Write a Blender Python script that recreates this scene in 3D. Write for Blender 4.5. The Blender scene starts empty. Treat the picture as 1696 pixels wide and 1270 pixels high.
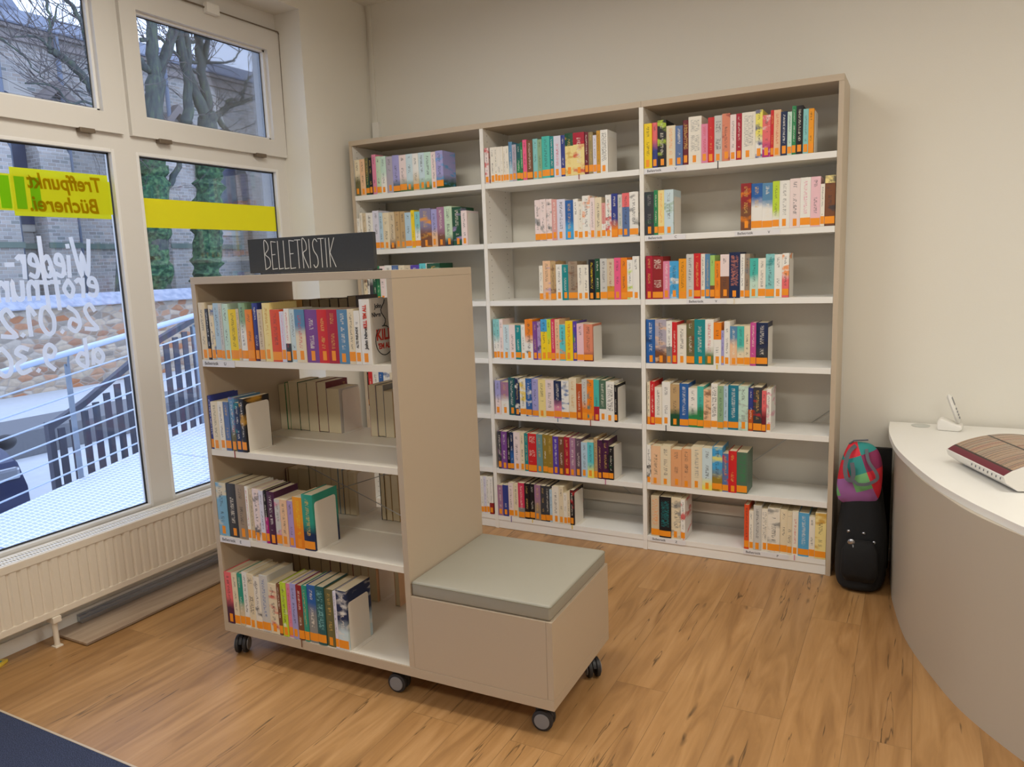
import bpy, bmesh, math, random
from mathutils import Vector, Matrix
R_ = random.Random(7)
SC = bpy.context.scene
COL = SC.collection

# ---------------------------------------------------------------- camera
CAM = Vector((3.0307, -3.7341, 1.521)); YAW, PITCH, ROLL, FPX = 0.4904, -0.1541, -0.0369, 1261.38
_f = Vector((-math.sin(YAW) * math.cos(PITCH), math.cos(YAW) * math.cos(PITCH), math.sin(PITCH)))
_r = Vector((math.cos(YAW), math.sin(YAW), 0)); _u = _r.cross(_f)
CR = _r * math.cos(ROLL) + _u * math.sin(ROLL); CU = -_r * math.sin(ROLL) + _u * math.cos(ROLL)
cam = bpy.data.cameras.new('camera'); cam.sensor_width = 36; cam.lens = 36 * FPX / 1696
cam.clip_start = .05; cam.clip_end = 300
co = bpy.data.objects.new('camera', cam); COL.objects.link(co)
m = Matrix((CR, CU, -_f)).transposed().to_4x4(); m.translation = CAM; co.matrix_world = m
SC.camera = co
def PX(px, py, axis, val):
    """the point of the plane (axis = val) that stands at a pixel of the 1696 x 1270 photograph"""
    d = _f + CR * ((px - 848) / FPX) - CU * ((py - 635) / FPX)
    return CAM + d * ((val - CAM[axis]) / d[axis])

# ---------------------------------------------------------------- light and exposure
SC.view_settings.view_transform = 'Standard'; SC.view_settings.look = 'None'
SC.view_settings.exposure = -0.06; SC.view_settings.gamma = 1.0
W_ = bpy.data.worlds.new('overcast_sky'); SC.world = W_; W_.use_nodes = True
bg = W_.node_tree.nodes['Background']; bg.inputs[0].default_value = (.62, .72, 1.0, 1); bg.inputs[1].default_value = 2.9
LAMP_COL = (1.0, .965, .865)
LAMPS = [(1.3, -1.75, 27), (3.6, -1.75, 21), (1.6, -4.4, 27), (4.4, -4.4, 27), (5.6, -1.9, 15)]
CEIL = 3.14
for (lx, ly, lw) in LAMPS:
    L = bpy.data.lights.new('ceiling_panel_light', 'AREA'); L.shape = 'RECTANGLE'; L.size = 1.15; L.size_y = .55
    L.energy = lw; L.color = LAMP_COL; L.spread = math.radians(176)
    lo = bpy.data.objects.new('ceiling_panel_light', L); COL.objects.link(lo); lo.location = (lx, ly, CEIL - .075)

# ---------------------------------------------------------------- materials
def lin(c): return c / 12.92 if c <= .04045 else ((c + .055) / 1.055) ** 2.4
def hx(s, k=1.0): return tuple(min(1, lin(int(s[i:i + 2], 16) / 255) * k) for i in (0, 2, 4)) + (1,)
_mats = {}
class NT:
    def __init__(s, name):
        s.m = bpy.data.materials.new(name); s.m.use_nodes = True; s.t = s.m.node_tree
        s.b = s.t.nodes['Principled BSDF']; s.out = s.t.nodes['Material Output']
    def n(s, typ, **k):
        x = s.t.nodes.new(typ)
        for a, v in k.items():
            if a.startswith('i_'): x.inputs[a[2:].replace('_', ' ')].default_value = v
            else: setattr(x, a, v)
        return x
    def l(s, a, b): s.t.links.new(a, b)
    def math(s, op, a, b=None, clamp=False):
        x = s.t.nodes.new('ShaderNodeMath'); x.operation = op; x.use_clamp = clamp
        for i, v in enumerate((a, b)):
            if v is None: continue
            if isinstance(v, (int, float)): x.inputs[i].default_value = v
            else: s.l(v, x.inputs[i])
        return x.outputs[0]
    def mix(s, f, a, b):
        x = s.t.nodes.new('ShaderNodeMix'); x.data_type = 'RGBA'
        for i, v in ((0, f), (6, a), (7, b)):
            if isinstance(v, (int, float, tuple)): x.inputs[i].default_value = v
            else: s.l(v, x.inputs[i])
        return x.outputs[2]
    def ramp(s, f, stops):
        x = s.t.nodes.new('ShaderNodeValToRGB'); e = x.color_ramp.elements
        while len(e) < len(stops): e.new(.5)
        for i, (p, c) in enumerate(stops): e[i].position = p; e[i].color = c
        s.l(f, x.inputs[0]); return x.outputs[0]
def mat(name, col, rough=.5, metal=0., bump=0., bscale=60., var=0., spec=.5, k=1.0):
    if name in _mats: return _mats[name]
    t = NT(name); c = hx(col, k) if isinstance(col, str) else col
    t.b.inputs['Base Color'].default_value = c; t.b.inputs['Roughness'].default_value = rough
    t.b.inputs['Metallic'].default_value = metal; t.b.inputs['Specular IOR Level'].default_value = spec
    if bump or var:
        tc = t.n('ShaderNodeTexCoord'); nz = t.n('ShaderNodeTexNoise'); nz.inputs['Scale'].default_value = bscale
        nz.inputs['Detail'].default_value = 5; t.l(tc.outputs['Object'], nz.inputs['Vector'])
        if bump:
            b = t.n('ShaderNodeBump'); b.inputs['Strength'].default_value = bump; b.inputs['Distance'].default_value = .002
            t.l(nz.outputs[0], b.inputs['Height']); t.l(b.outputs[0], t.b.inputs['Normal'])
        if var:
            d = tuple(x * (1 - var) for x in c[:3]) + (1,); e = tuple(min(1, x * (1 + var)) for x in c[:3]) + (1,)
            t.l(t.mix(nz.outputs[0], d, e), t.b.inputs['Base Color'])
    _mats[name] = t.m; return t.m

M = {}
M['wall'] = mat('painted_plaster', 'E7E3D9', .9, bump=.15, bscale=220)
M['ceil'] = mat('ceiling_paint', 'E8E4DA', .9)
M['beige'] = mat('beige_laminate', 'C2B19B', .42, bump=.03, bscale=400)
M['white'] = mat('white_laminate', 'F1EFEA', .35)
M['cream'] = mat('cream_shelf', 'EFE8DA', .35)
M['frame'] = mat('window_frame_paint', 'DEDAD4', .4)
M['bead'] = mat('window_bead', 'E9E7E4', .4)
M['rubber'] = mat('glazing_rubber', '30343A', .6)
M['radiator'] = mat('radiator_enamel', 'E4D8C6', .4)
M['metal'] = mat('brushed_steel', 'B8BCC2', .32, 1.)
M['rail'] = mat('galvanised_rail', 'BFCBDD', .4, .6)
M['plate'] = mat('bookend_enamel', 'EDE7DC', .4)
M['pages'] = mat('paper_pages', 'E6D8B8', .9, bump=.3, bscale=500, var=.05)
M['sticker'] = mat('orange_sticker', 'FA9A20', .5)
M['black'] = mat('black_fabric', '141416', .9, bump=.5, bscale=300)
M['blackp'] = mat('black_plastic', '2A2A2E', .5)
M['greyp'] = mat('grey_plastic', '86868A', .45)
M['whitep'] = mat('white_plastic', 'EDEAE4', .3)
M['leather'] = mat('grey_leatherette', 'A09C8F', .55, bump=.25, bscale=450)
M['sign'] = mat('chalkboard_black', '35373A', .75, bump=.1, bscale=120, var=.15)
M['chalk'] = mat('white_chalk', 'D8D8D4', .95)
M['paper'] = mat('label_paper', 'E8E6E8', .7)
M['ink'] = mat('black_ink', '28282C', .8)
M['inkgrey'] = mat('grey_ink', '55555C', .8)
M['redink'] = mat('red_ink', 'D8402E', .7)
M['hinge'] = mat('bronze_hinge', '7E7060', .5, .5)
M['navy'] = None
M['concrete'] = mat('street_paving', 'B9BDC0', .9, bump=.5, bscale=6, var=.12)
M['asphalt'] = mat('asphalt', '6E7074', .95, bump=.4, bscale=30, var=.15)
M['outwhite'] = mat('white_render', 'F2F4F6', .9)
M['slate'] = mat('slate_roof', '6C7484', .8, bump=.4, bscale=9, var=.2)
M['copper'] = mat('downpipe_blue', '6E7888', .6)
M['darkwood'] = mat('dark_stained_wood', '4A4C58', .7, bump=.4, bscale=25, var=.2)
M['carpaint'] = mat('dark_blue_car_paint', '1E2A4C', .25, .3)
M['carglass'] = mat('car_glass', '10151C', .08)
M['tyre'] = mat('tyre_rubber', '16171A', .8)
M['chrome'] = mat('chrome_trim', 'B8BCC4', .2, 1.)


def glass_mat():
    t = NT('window_glass'); t.t.nodes.remove(t.b)
    tr = t.n('ShaderNodeBsdfTransparent'); tr.inputs[0].default_value = (.93, .96, .98, 1)
    gl = t.n('ShaderNodeBsdfGlossy'); gl.inputs['Roughness'].default_value = .02
    fr = t.n('ShaderNodeFresnel'); fr.inputs[0].default_value = 1.45
    mx = t.n('ShaderNodeMixShader'); t.l(t.math('MULTIPLY', fr.outputs[0], .8), mx.inputs[0])
    t.l(tr.outputs[0], mx.inputs[1]); t.l(gl.outputs[0], mx.inputs[2]); t.l(mx.outputs[0], t.out.inputs[0])
    return t.m
M['glass'] = glass_mat()
def film_mat(name, col, trans):
    t = NT(name); t.t.nodes.remove(t.b)
    d = t.n('ShaderNodeBsdfDiffuse'); d.inputs[0].default_value = hx(col)
    u = t.n('ShaderNodeBsdfTranslucent'); u.inputs[0].default_value = hx(col)
    p = t.n('ShaderNodeBsdfTransparent'); p.inputs[0].default_value = hx(col)
    a = t.n('ShaderNodeMixShader'); a.inputs[0].default_value = .82; t.l(d.outputs[0], a.inputs[1]); t.l(u.outputs[0], a.inputs[2])
    b = t.n('ShaderNodeMixShader'); b.inputs[0].default_value = trans; t.l(a.outputs[0], b.inputs[1]); t.l(p.outputs[0], b.inputs[2])
    t.l(b.outputs[0], t.out.inputs[0]); return t.m
M['handwriting'] = film_mat('white_paint_marker', 'FFFFFF', .12)
M['film'] = film_mat('yellow_window_film', 'FFF25C', .10)
M['film2'] = film_mat('yellow_green_window_film', 'F8F664', .2)
M['filmgreen'] = film_mat('green_window_film', 'C0EC40', .1)
M['filmtext'] = film_mat('orange_window_film', 'E0C420', .2)

def wood_floor(name, bw, rh, cols, rot=True, rough=.36, gscale=1.):
    t = NT(name); tc = t.n('ShaderNodeTexCoord'); sp = t.n('ShaderNodeSeparateXYZ'); t.l(tc.outputs['Object'], sp.inputs[0])
    cb = t.n('ShaderNodeCombineXYZ')
    a, b = (1, 0) if rot else (0, 1)
    t.l(sp.outputs[a], cb.inputs[0]); t.l(sp.outputs[b], cb.inputs[1])
    br = t.n('ShaderNodeTexBrick'); br.offset = .37; br.offset_frequency = 2; br.squash = 1
    br.inputs['Scale'].default_value = 1; br.inputs['Brick Width'].default_value = bw; br.inputs['Row Height'].default_value = rh
    br.inputs['Mortar Size'].default_value = .0012; br.inputs['Mortar Smooth'].default_value = .3; br.inputs['Bias'].default_value = 0
    br.inputs['Color1'].default_value = (0, 0, 0, 1); br.inputs['Color2'].default_value = (1, 1, 1, 1); br.inputs['Mortar'].default_value = (.5, .5, .5, 1)
    t.l(cb.outputs[0], br.inputs['Vector'])
    # per board offset of the grain
    off = t.n('ShaderNodeVectorMath', operation='MULTIPLY_ADD'); t.l(br.outputs['Color'], off.inputs[0]); off.inputs[1].default_value = (37, 19, 5)
    t.l(cb.outputs[0], off.inputs[2])
    mp = t.n('ShaderNodeMapping'); mp.inputs['Scale'].default_value = (1.1, 9, 1); t.l(off.outputs[0], mp.inputs[0])
    n1 = t.n('ShaderNodeTexNoise'); n1.inputs['Scale'].default_value = 1.6 * gscale; n1.inputs['Detail'].default_value = 6; n1.inputs['Distortion'].default_value = 1.4; t.l(mp.outputs[0], n1.inputs['Vector'])
    mp2 = t.n('ShaderNodeMapping'); mp2.inputs['Scale'].default_value = (4, 90, 1); t.l(off.outputs[0], mp2.inputs[0])
    n2 = t.n('ShaderNodeTexNoise'); n2.inputs['Scale'].default_value = 1.3 * gscale; n2.inputs['Detail'].default_value = 5; t.l(mp2.outputs[0], n2.inputs['Vector'])
    # dark cracks and knots
    mp3 = t.n('ShaderNodeMapping'); mp3.inputs['Scale'].default_value = (2.2, 8.5, 1); t.l(off.outputs[0], mp3.inputs[0])
    n4 = t.n('ShaderNodeTexNoise'); n4.inputs['Scale'].default_value = 3; t.l(mp3.outputs[0], n4.inputs['Vector'])
    vv = t.n('ShaderNodeVectorMath', operation='MULTIPLY_ADD'); t.l(n4.outputs['Color'], vv.inputs[0]); vv.inputs[1].default_value = (.35, .35, 0); t.l(mp3.outputs[0], vv.inputs[2])
    vo = t.n('ShaderNodeTexVoronoi'); vo.inputs['Scale'].default_value = 1.25; t.l(vv.outputs[0], vo.inputs['Vector'])
    knot = t.math('SUBTRACT', 1, t.math('DIVIDE', vo.outputs['Distance'], .13), True)
    mp4 = t.n('ShaderNodeMapping'); mp4.inputs['Scale'].default_value = (.9, 16, 1); t.l(off.outputs[0], mp4.inputs[0])
    n5 = t.n('ShaderNodeTexNoise'); n5.inputs['Scale'].default_value = 1.5; n5.inputs['Detail'].default_value = 3; n5.inputs['Distortion'].default_value = .6; t.l(mp4.outputs[0], n5.inputs['Vector'])
    crack = t.math('MULTIPLY', t.math('SUBTRACT', 1, t.math('MULTIPLY', t.math('ABSOLUTE', t.math('SUBTRACT', n5.outputs[0], .34)), 75), True), .8)
    c = t.ramp(n1.outputs[0], [(.28, hx(cols[0])), (.5, hx(cols[1])), (.72, hx(cols[2]))])
    c = t.mix(t.math('MULTIPLY', n2.outputs[0], .42), c, hx(cols[0]))
    tint = t.ramp(br.outputs['Color'], [(0, (.82, .79, .76, 1)), (.5, (1, 1, 1, 1)), (1, (.93, .90, .86, 1))])
    mm = t.n('ShaderNodeMix', data_type='RGBA', blend_type='MULTIPLY'); mm.inputs[0].default_value = 1; t.l(c, mm.inputs[6]); t.l(tint, mm.inputs[7]); c = mm.outputs[2]
    c = t.mix(t.math('MULTIPLY', knot, .9), c, hx(cols[3])); c = t.mix(crack, c, hx(cols[3]))
    c = t.mix(t.math('MULTIPLY', br.outputs['Fac'], .45), c, hx(cols[3]))
    t.l(c, t.b.inputs['Base Color']); t.b.inputs['Roughness'].default_value = rough
    bp = t.n('ShaderNodeBump'); bp.inputs['Strength'].default_value = .12; bp.inputs['Distance'].default_value = .001
    t.l(n2.outputs[0], bp.inputs['Height']); t.l(bp.outputs[0], t.b.inputs['Normal']); return t.m
M['floor'] = wood_floor('oak_laminate', 1.285, .192, ('976F44', 'B68A58', 'C89C6A', '40301E'))
M['plank'] = wood_floor('grey_oak_plank', 3, .4, ('A08874', 'B8A28C', 'C8B49C', '5C4A3C'))

def masonry(name, bw, rh, mortar, cols, mcol, bump=.6, dist=0., axis='yz', rough=.95):
    t = NT(name); tc = t.n('ShaderNodeTexCoord'); sp = t.n('ShaderNodeSeparateXYZ'); t.l(tc.outputs['Object'], sp.inputs[0])
    cb = t.n('ShaderNodeCombineXYZ'); s = t.math('ADD', sp.outputs[0], sp.outputs[1]); t.l(s, cb.inputs[0]); t.l(sp.outputs[2], cb.inputs[1])
    v = cb.outputs[0]
    if dist:
        nz = t.n('ShaderNodeTexNoise'); nz.inputs['Scale'].default_value = 1 / rh * .8; t.l(v, nz.inputs['Vector'])
        q = t.n('ShaderNodeVectorMath', operation='MULTIPLY_ADD'); t.l(nz.outputs['Color'], q.inputs[0]); q.inputs[1].default_value = (dist, dist, 0); t.l(v, q.inputs[2]); v = q.outputs[0]
    br = t.n('ShaderNodeTexBrick'); br.inputs['Scale'].default_value = 1; br.inputs['Brick Width'].default_value = bw; br.inputs['Row Height'].default_value = rh
    br.inputs['Mortar Size'].default_value = mortar; br.inputs['Mortar Smooth'].default_value = .4
    br.inputs['Color1'].default_value = (0, 0, 0, 1); br.inputs['Color2'].default_value = (1, 1, 1, 1); br.inputs['Bias'].default_value = 0; t.l(v, br.inputs['Vector'])
    c = t.ramp(br.outputs['Color'], [(i / (len(cols) - 1), hx(k)) for i, k in enumerate(cols)])
    n2 = t.n('ShaderNodeTexNoise'); n2.inputs['Scale'].default_value = .35; n2.inputs['Detail'].default_value = 5; t.l(v, n2.inputs['Vector'])
    c = t.mix(br.outputs['Fac'], c, hx(mcol)); c = t.mix(t.math('MULTIPLY', t.math('SUBTRACT', n2.outputs[0], .45, True), 1.6, True), c, hx('5E6A66'))
    t.l(c, t.b.inputs['Base Color']); t.b.inputs['Roughness'].default_value = rough
    b = t.n('ShaderNodeBump'); b.inputs['Strength'].default_value = bump; b.inputs['Distance'].default_value = .02; b.invert = True
    t.l(br.outputs['Fac'], b.inputs['Height']); t.l(b.outputs[0], t.b.inputs['Normal']); return t.m
M['brick'] = masonry('weathered_church_brick', .25, .105, .013, ('948E88', 'ACA094', 'A8A4A0', 'BAB0A6', '888A86'), 'BFBDBA')
M['quoin'] = masonry('pale_dressed_stone', .6, .3, .012, ('B0AAA0', 'BDB7AE', 'A8A39A'), 'C8C4BE')
def rubble():
    t = NT('rubble_stone'); tc = t.n('ShaderNodeTexCoord'); mp = t.n('ShaderNodeMapping'); mp.inputs['Scale'].default_value = (3.6, 3.6, 7.6); t.l(tc.outputs['Object'], mp.inputs[0])
    v = t.n('ShaderNodeTexVoronoi'); v.inputs['Scale'].default_value = 1.; t.l(mp.outputs[0], v.inputs['Vector'])
    e = t.n('ShaderNodeTexVoronoi', feature='DISTANCE_TO_EDGE'); e.inputs['Scale'].default_value = 1.; t.l(mp.outputs[0], e.inputs['Vector'])
    sp = t.n('ShaderNodeSeparateColor'); t.l(v.outputs['Color'], sp.inputs[0])
    c = t.ramp(sp.outputs[0], [(0, hx('8C7460')), (.3, hx('B8A48C')), (.5, hx('C8B8A2')), (.7, hx('B4764C')), (.85, hx('8E8478')), (1, hx('CABEAE'))])
    f = t.math('SUBTRACT', 1, t.math('DIVIDE', e.outputs['Distance'], .09), True); c = t.mix(f, c, hx('A89E92'))
    n = t.n('ShaderNodeTexNoise'); n.inputs['Scale'].default_value = 14; t.l(tc.outputs['Object'], n.inputs['Vector'])
    c = t.mix(t.math('MULTIPLY', n.outputs[0], .35), c, hx('6A6258')); t.l(c, t.b.inputs['Base Color']); t.b.inputs['Roughness'].default_value = .95
    b = t.n('ShaderNodeBump'); b.inputs['Distance'].default_value = .04; t.l(e.outputs['Distance'], b.inputs['Height']); t.l(b.outputs[0], t.b.inputs['Normal']); return t.m
M['rubble'] = rubble()
def noisy(name, stops, scale, rough=.9, bump=.3, detail=6, sc3=(1, 1, 1), dist=.01):
    t = NT(name); tc = t.n('ShaderNodeTexCoord'); mp = t.n('ShaderNodeMapping'); mp.inputs['Scale'].default_value = sc3; t.l(tc.outputs['Object'], mp.inputs[0])
    n = t.n('ShaderNodeTexNoise'); n.inputs['Scale'].default_value = scale; n.inputs['Detail'].default_value = detail; t.l(mp.outputs[0], n.inputs['Vector'])
    t.l(t.ramp(n.outputs[0], [(p, hx(c)) for p, c in stops]), t.b.inputs['Base Color']); t.b.inputs['Roughness'].default_value = rough
    b = t.n('ShaderNodeBump'); b.inputs['Strength'].default_value = bump; b.inputs['Distance'].default_value = dist; t.l(n.outputs[0], b.inputs['Height']); t.l(b.outputs[0], t.b.inputs['Normal']); return t.m
M['bark'] = noisy('mossy_bark', [(.3, '34383A'), (.5, '4A504E'), (.7, '5A6850')], 5, sc3=(3, 3, .7), bump=.8)
M['twig'] = noisy('dark_twig', [(.3, '4A4448'), (.7, '6A6660')], 8)
M['ivy'] = noisy('ivy_leaves', [(.35, '1E3A2C'), (.5, '34583C'), (.65, '567A50')], 9, bump=1., detail=8, dist=.05)
M['carpet'] = noisy('navy_carpet', [(.35, '20273E'), (.5, '323C5C'), (.65, '5A688C')], 420, bump=.8, detail=2)
M['tiles'] = noisy('mossy_cap_tiles', [(.35, '8890A0'), (.6, 'A4A8B4')], 6)

def grating():
    t = NT('galvanised_grating'); tc = t.n('ShaderNodeTexCoord'); sp = t.n('ShaderNodeSeparateXYZ'); t.l(tc.outputs['Object'], sp.inputs[0])
    def saw(o, p, w): return t.math('LESS_THAN', t.math('ABSOLUTE', t.math('SUBTRACT', t.math('FRACT', t.math('DIVIDE', o, p)), .5)), w)
    a = saw(sp.outputs[0], .066, .12); b = saw(sp.outputs[1], .033, .13)
    hole = t.math('SUBTRACT', 1, t.math('MAXIMUM', a, b))
    c = t.mix(hole, hx('F0F2F6'), hx('BCC8DC')); t.l(c, t.b.inputs['Base Color']); t.b.inputs['Roughness'].default_value = .55; t.b.inputs['Metallic'].default_value = .1
    bm_ = t.n('ShaderNodeBump'); bm_.inputs['Distance'].default_value = .01; bm_.invert = True; t.l(hole, bm_.inputs['Height']); t.l(bm_.outputs[0], t.b.inputs['Normal']); return t.m
M['grating'] = grating()

def upright_mat():
    t = NT('white_drilled_laminate'); tc = t.n('ShaderNodeTexCoord'); sp = t.n('ShaderNodeSeparateXYZ'); t.l(tc.outputs['Object'], sp.inputs[0])
    dz = t.math('SUBTRACT', t.math('MULTIPLY', t.math('FRACT', t.math('DIVIDE', sp.outputs[2], .032)), .032), .016)
    d = None
    for yy in (.045, .235):
        dy = t.math('SUBTRACT', sp.outputs[1], yy)
        r = t.math('SQRT', t.math('ADD', t.math('MULTIPLY', dz, dz), t.math('MULTIPLY', dy, dy)))
        k = t.math('LESS_THAN', r, .0028); d = k if d is None else t.math('MAXIMUM', d, k)
    t.l(t.mix(d, hx('F1EDE6'), hx('6C6254')), t.b.inputs['Base Color']); t.b.inputs['Roughness'].default_value = .38; return t.m
M['upright'] = upright_mat()

def cover_mat():
    t = NT('printed_book_cover')
    def at(n): x = t.n('ShaderNodeAttribute'); x.attribute_name = n; return x
    c1, c2, c3, c4, pp, qq = (at(n) for n in ('c1', 'c2', 'c3', 'c4', 'pp', 'qq'))
    uv = t.n('ShaderNodeUVMap'); uv.uv_map = 'UVMap'; s = t.n('ShaderNodeSeparateXYZ'); t.l(uv.outputs[0], s.inputs[0]); u, v = s.outputs[0], s.outputs[1]
    P = t.n('ShaderNodeSeparateColor'); t.l(pp.outputs['Color'], P.inputs[0]); split, soft, art = P.outputs
    Q = t.n('ShaderNodeSeparateColor'); t.l(qq.outputs['Color'], Q.inputs[0]); tw, tall, seed = Q.outputs
    sd = t.math('MULTIPLY', seed, 91.7)
    cb = t.n('ShaderNodeCombineXYZ'); t.l(t.math('MULTIPLY', u, .7), cb.inputs[0]); t.l(t.math('MULTIPLY', v, 6), cb.inputs[1]); t.l(sd, cb.inputs[2])
    nz = t.n('ShaderNodeTexNoise'); nz.inputs['Scale'].default_value = 1.; nz.inputs['Detail'].default_value = 4; t.l(cb.outputs[0], nz.inputs['Vector'])
    wob = t.math('MULTIPLY', t.math('SUBTRACT', nz.outputs[0], .5), t.math('MULTIPLY', soft, .9))
    f = t.math('ADD', t.math('DIVIDE', t.math('SUBTRACT', split, t.math('ADD', v, wob)), t.math('ADD', soft, .004)), .5, True)
    col = t.mix(f, c1.outputs['Color'], c2.outputs['Color'])
    # picture blobs of a third colour
    af = t.math('MULTIPLY', t.math('MULTIPLY', t.math('SUBTRACT', nz.outputs[0], .53, True), 8, True), t.math('MULTIPLY', art, .85))
    col = t.mix(af, col, c3.outputs['Color'])
    # small illegible print running up the spine
    cb2 = t.n('ShaderNodeCombineXYZ'); t.l(t.math('MULTIPLY', u, 4.2), cb2.inputs[0]); t.l(t.math('MULTIPLY', v, 85), cb2.inputs[1]); t.l(t.math('ADD', sd, 7), cb2.inputs[2])
    n3 = t.n('ShaderNodeTexNoise'); n3.inputs['Scale'].default_value = 1.; n3.inputs['Detail'].default_value = 1; t.l(cb2.outputs[0], n3.inputs['Vector'])
    cb3 = t.n('ShaderNodeCombineXYZ'); t.l(t.math('MULTIPLY', v, 3.7), cb3.inputs[1]); t.l(t.math('ADD', sd, 31), cb3.inputs[2])
    n4 = t.n('ShaderNodeTexNoise'); n4.inputs['Scale'].default_value = 1.; t.l(cb3.outputs[0], n4.inputs['Vector'])
    inb = t.math('LESS_THAN', t.math('ABSOLUTE', t.math('SUBTRACT', u, .5)), tw)
    ink = t.math('MULTIPLY', inb, t.math('MULTIPLY', t.math('GREATER_THAN', v, .27), t.math('LESS_THAN', v, .93)))
    ink = t.math('MULTIPLY', ink, t.math('GREATER_THAN', n3.outputs[0], .52)); ink = t.math('MULTIPLY', ink, t.math('GREATER_THAN', n4.outputs[0], t.math('SUBTRACT', .62, t.math('MULTIPLY', tall, .25))))
    col = t.mix(t.math('MULTIPLY', ink, .62), col, c4.outputs['Color'])
    t.l(col, t.b.inputs['Base Color']); t.b.inputs['Roughness'].default_value = .38; t.b.inputs['Specular IOR Level'].default_value = .4; return t.m
M['cover'] = cover_mat()

# ---------------------------------------------------------------- mesh helpers
class MB:
    def __init__(s): s.bm = bmesh.new()
    def box(s, x0, x1, y0, y1, z0, z1, bev=0.):
        b = bmesh.new(); r = bmesh.ops.create_cube(b, size=1)
        for v in b.verts: v.co = Vector(((x0 + x1) / 2 + v.co.x * (x1 - x0), (y0 + y1) / 2 + v.co.y * (y1 - y0), (z0 + z1) / 2 + v.co.z * (z1 - z0)))
        if bev: bmesh.ops.bevel(b, geom=b.edges[:], offset=bev, segments=2, profile=.7, affect='EDGES')
        s.add(b); return s
    def add(s, b, mtx=None):
        if mtx: bmesh.ops.transform(b, matrix=mtx, verts=b.verts)
        me = bpy.data.meshes.new('t'); b.to_mesh(me); s.bm.from_mesh(me); bpy.data.meshes.remove(me); b.free(); return s
    def prism(s, pts, a0, a1, axis=2):
        """polygon pts extruded from a0 to a1 along the axis; pts are the two other coordinates in order"""
        def P(p, a):
            q = list(p); q.insert(axis, a); return Vector(q)
        lo = [s.bm.verts.new(P(p, a0)) for p in pts]; hi = [s.bm.verts.new(P(p, a1)) for p in pts]; n = len(pts)
        fs = [s.bm.faces.new(lo), s.bm.faces.new(hi)] + [s.bm.faces.new((lo[i], lo[(i + 1) % n], hi[(i + 1) % n], hi[i])) for i in range(n)]
        bmesh.ops.recalc_face_normals(s.bm, faces=fs); return s
    def tube(s, pts, r, seg=8, cap=True):
        pts = [Vector(p) for p in pts]; rs = r if isinstance(r, (list, tuple)) else [r] * len(pts); prev = None; up = None
        for i, p in enumerate(pts):
            d = (pts[min(i + 1, len(pts) - 1)] - pts[max(i - 1, 0)])
            d = d.normalized() if d.length > 1e-9 else Vector((0, 0, 1))
            if up is None: up = d.orthogonal().normalized()
            up = (up - d * up.dot(d)); up = up.normalized() if up.length > 1e-6 else d.orthogonal().normalized(); w = d.cross(up)
            ring = [s.bm.verts.new(p + (up * math.cos(2 * math.pi * k / seg) + w * math.sin(2 * math.pi * k / seg)) * rs[i]) for k in range(seg)]
            if prev:
                for k in range(seg): s.bm.faces.new((prev[k], prev[(k + 1) % seg], ring[(k + 1) % seg], ring[k]))
            elif cap: s.bm.faces.new(ring[::-1])
            prev = ring
        if cap: s.bm.faces.new(prev)
        return s
    def lathe(s, prof, seg=24, mtx=None):
        b = bmesh.new(); rings = []
        for r, z in prof: rings.append([b.verts.new((max(r, 1e-5) * math.cos(2 * math.pi * k / seg), max(r, 1e-5) * math.sin(2 * math.pi * k / seg), z)) for k in range(seg)])
        for a, c in zip(rings, rings[1:]):
            for k in range(seg): b.faces.new((a[k], a[(k + 1) % seg], c[(k + 1) % seg], c[k]))
        b.faces.new(rings[0][::-1]); b.faces.new(rings[-1]); bmesh.ops.recalc_face_normals(b, faces=b.faces[:]); return s.add(b, mtx)
    def quad(s, a, b, c, d): s.bm.faces.new([s.bm.verts.new(Vector(p)) for p in (a, b, c, d)]); return s
    def done(s, name, m, parent=None, smooth=False, loc=None, mtx=None):
        me = bpy.data.meshes.new(name)
        if smooth:
            for f in s.bm.faces: f.smooth = True
        s.bm.to_mesh(me); s.bm.free(); o = bpy.data.objects.new(name, me); COL.objects.link(o)
        me.materials.append(m)
        if parent: o.parent = parent
        if loc: o.location = loc
        if mtx: o.matrix_local = mtx
        if smooth == 'auto':
            try: me.set_sharp_from_angle(angle=math.radians(35))
            except Exception: pass
        return o
def tag(o, label=None, cat=None, group=None, kind=None):
    if label: o['label'] = label
    if cat: o['category'] = cat
    if group: o['group'] = group
    if kind: o['kind'] = kind
    return o
def empty(name, loc=(0, 0, 0), rz=0, **k):
    o = bpy.data.objects.new(name, None); COL.objects.link(o); o.location = loc; o.rotation_euler = (0, 0, rz); o.empty_display_size = .05; return tag(o, **k)
def struct(name, o): o.name = name; o['kind'] = 'structure'; return o
def smooth_path(pts, n=6):
    pts = [Vector(p) for p in pts]; out = []
    for i in range(len(pts) - 1):
        a, b, c, d = pts[max(i - 1, 0)], pts[i], pts[i + 1], pts[min(i + 2, len(pts) - 1)]
        for k in range(n):
            t = k / n; out.append(.5 * ((2 * b) + (c - a) * t + (2 * a - 5 * b + 4 * c - d) * t * t + (3 * b - a - 3 * c + d) * t ** 3))
    out.append(pts[-1]); return out
def text(name, body, size, m, parent=None, mtx=None, ext=.0003, bold=0., sx=1., align='LEFT', shear=0.):
    cu = bpy.data.curves.new(name, 'FONT'); cu.body = body; cu.size = size; cu.extrude = ext; cu.offset = bold; cu.align_x = align; cu.shear = shear
    q = bpy.data.objects.new('t', cu); me = bpy.data.meshes.new_from_object(q); bpy.data.objects.remove(q); bpy.data.curves.remove(cu)
    me.materials.clear(); me.materials.append(m); o = bpy.data.objects.new(name, me); COL.objects.link(o)
    if parent: o.parent = parent
    if mtx: o.matrix_local = mtx @ Matrix.Diagonal((sx, 1, 1, 1))
    return o
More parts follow.
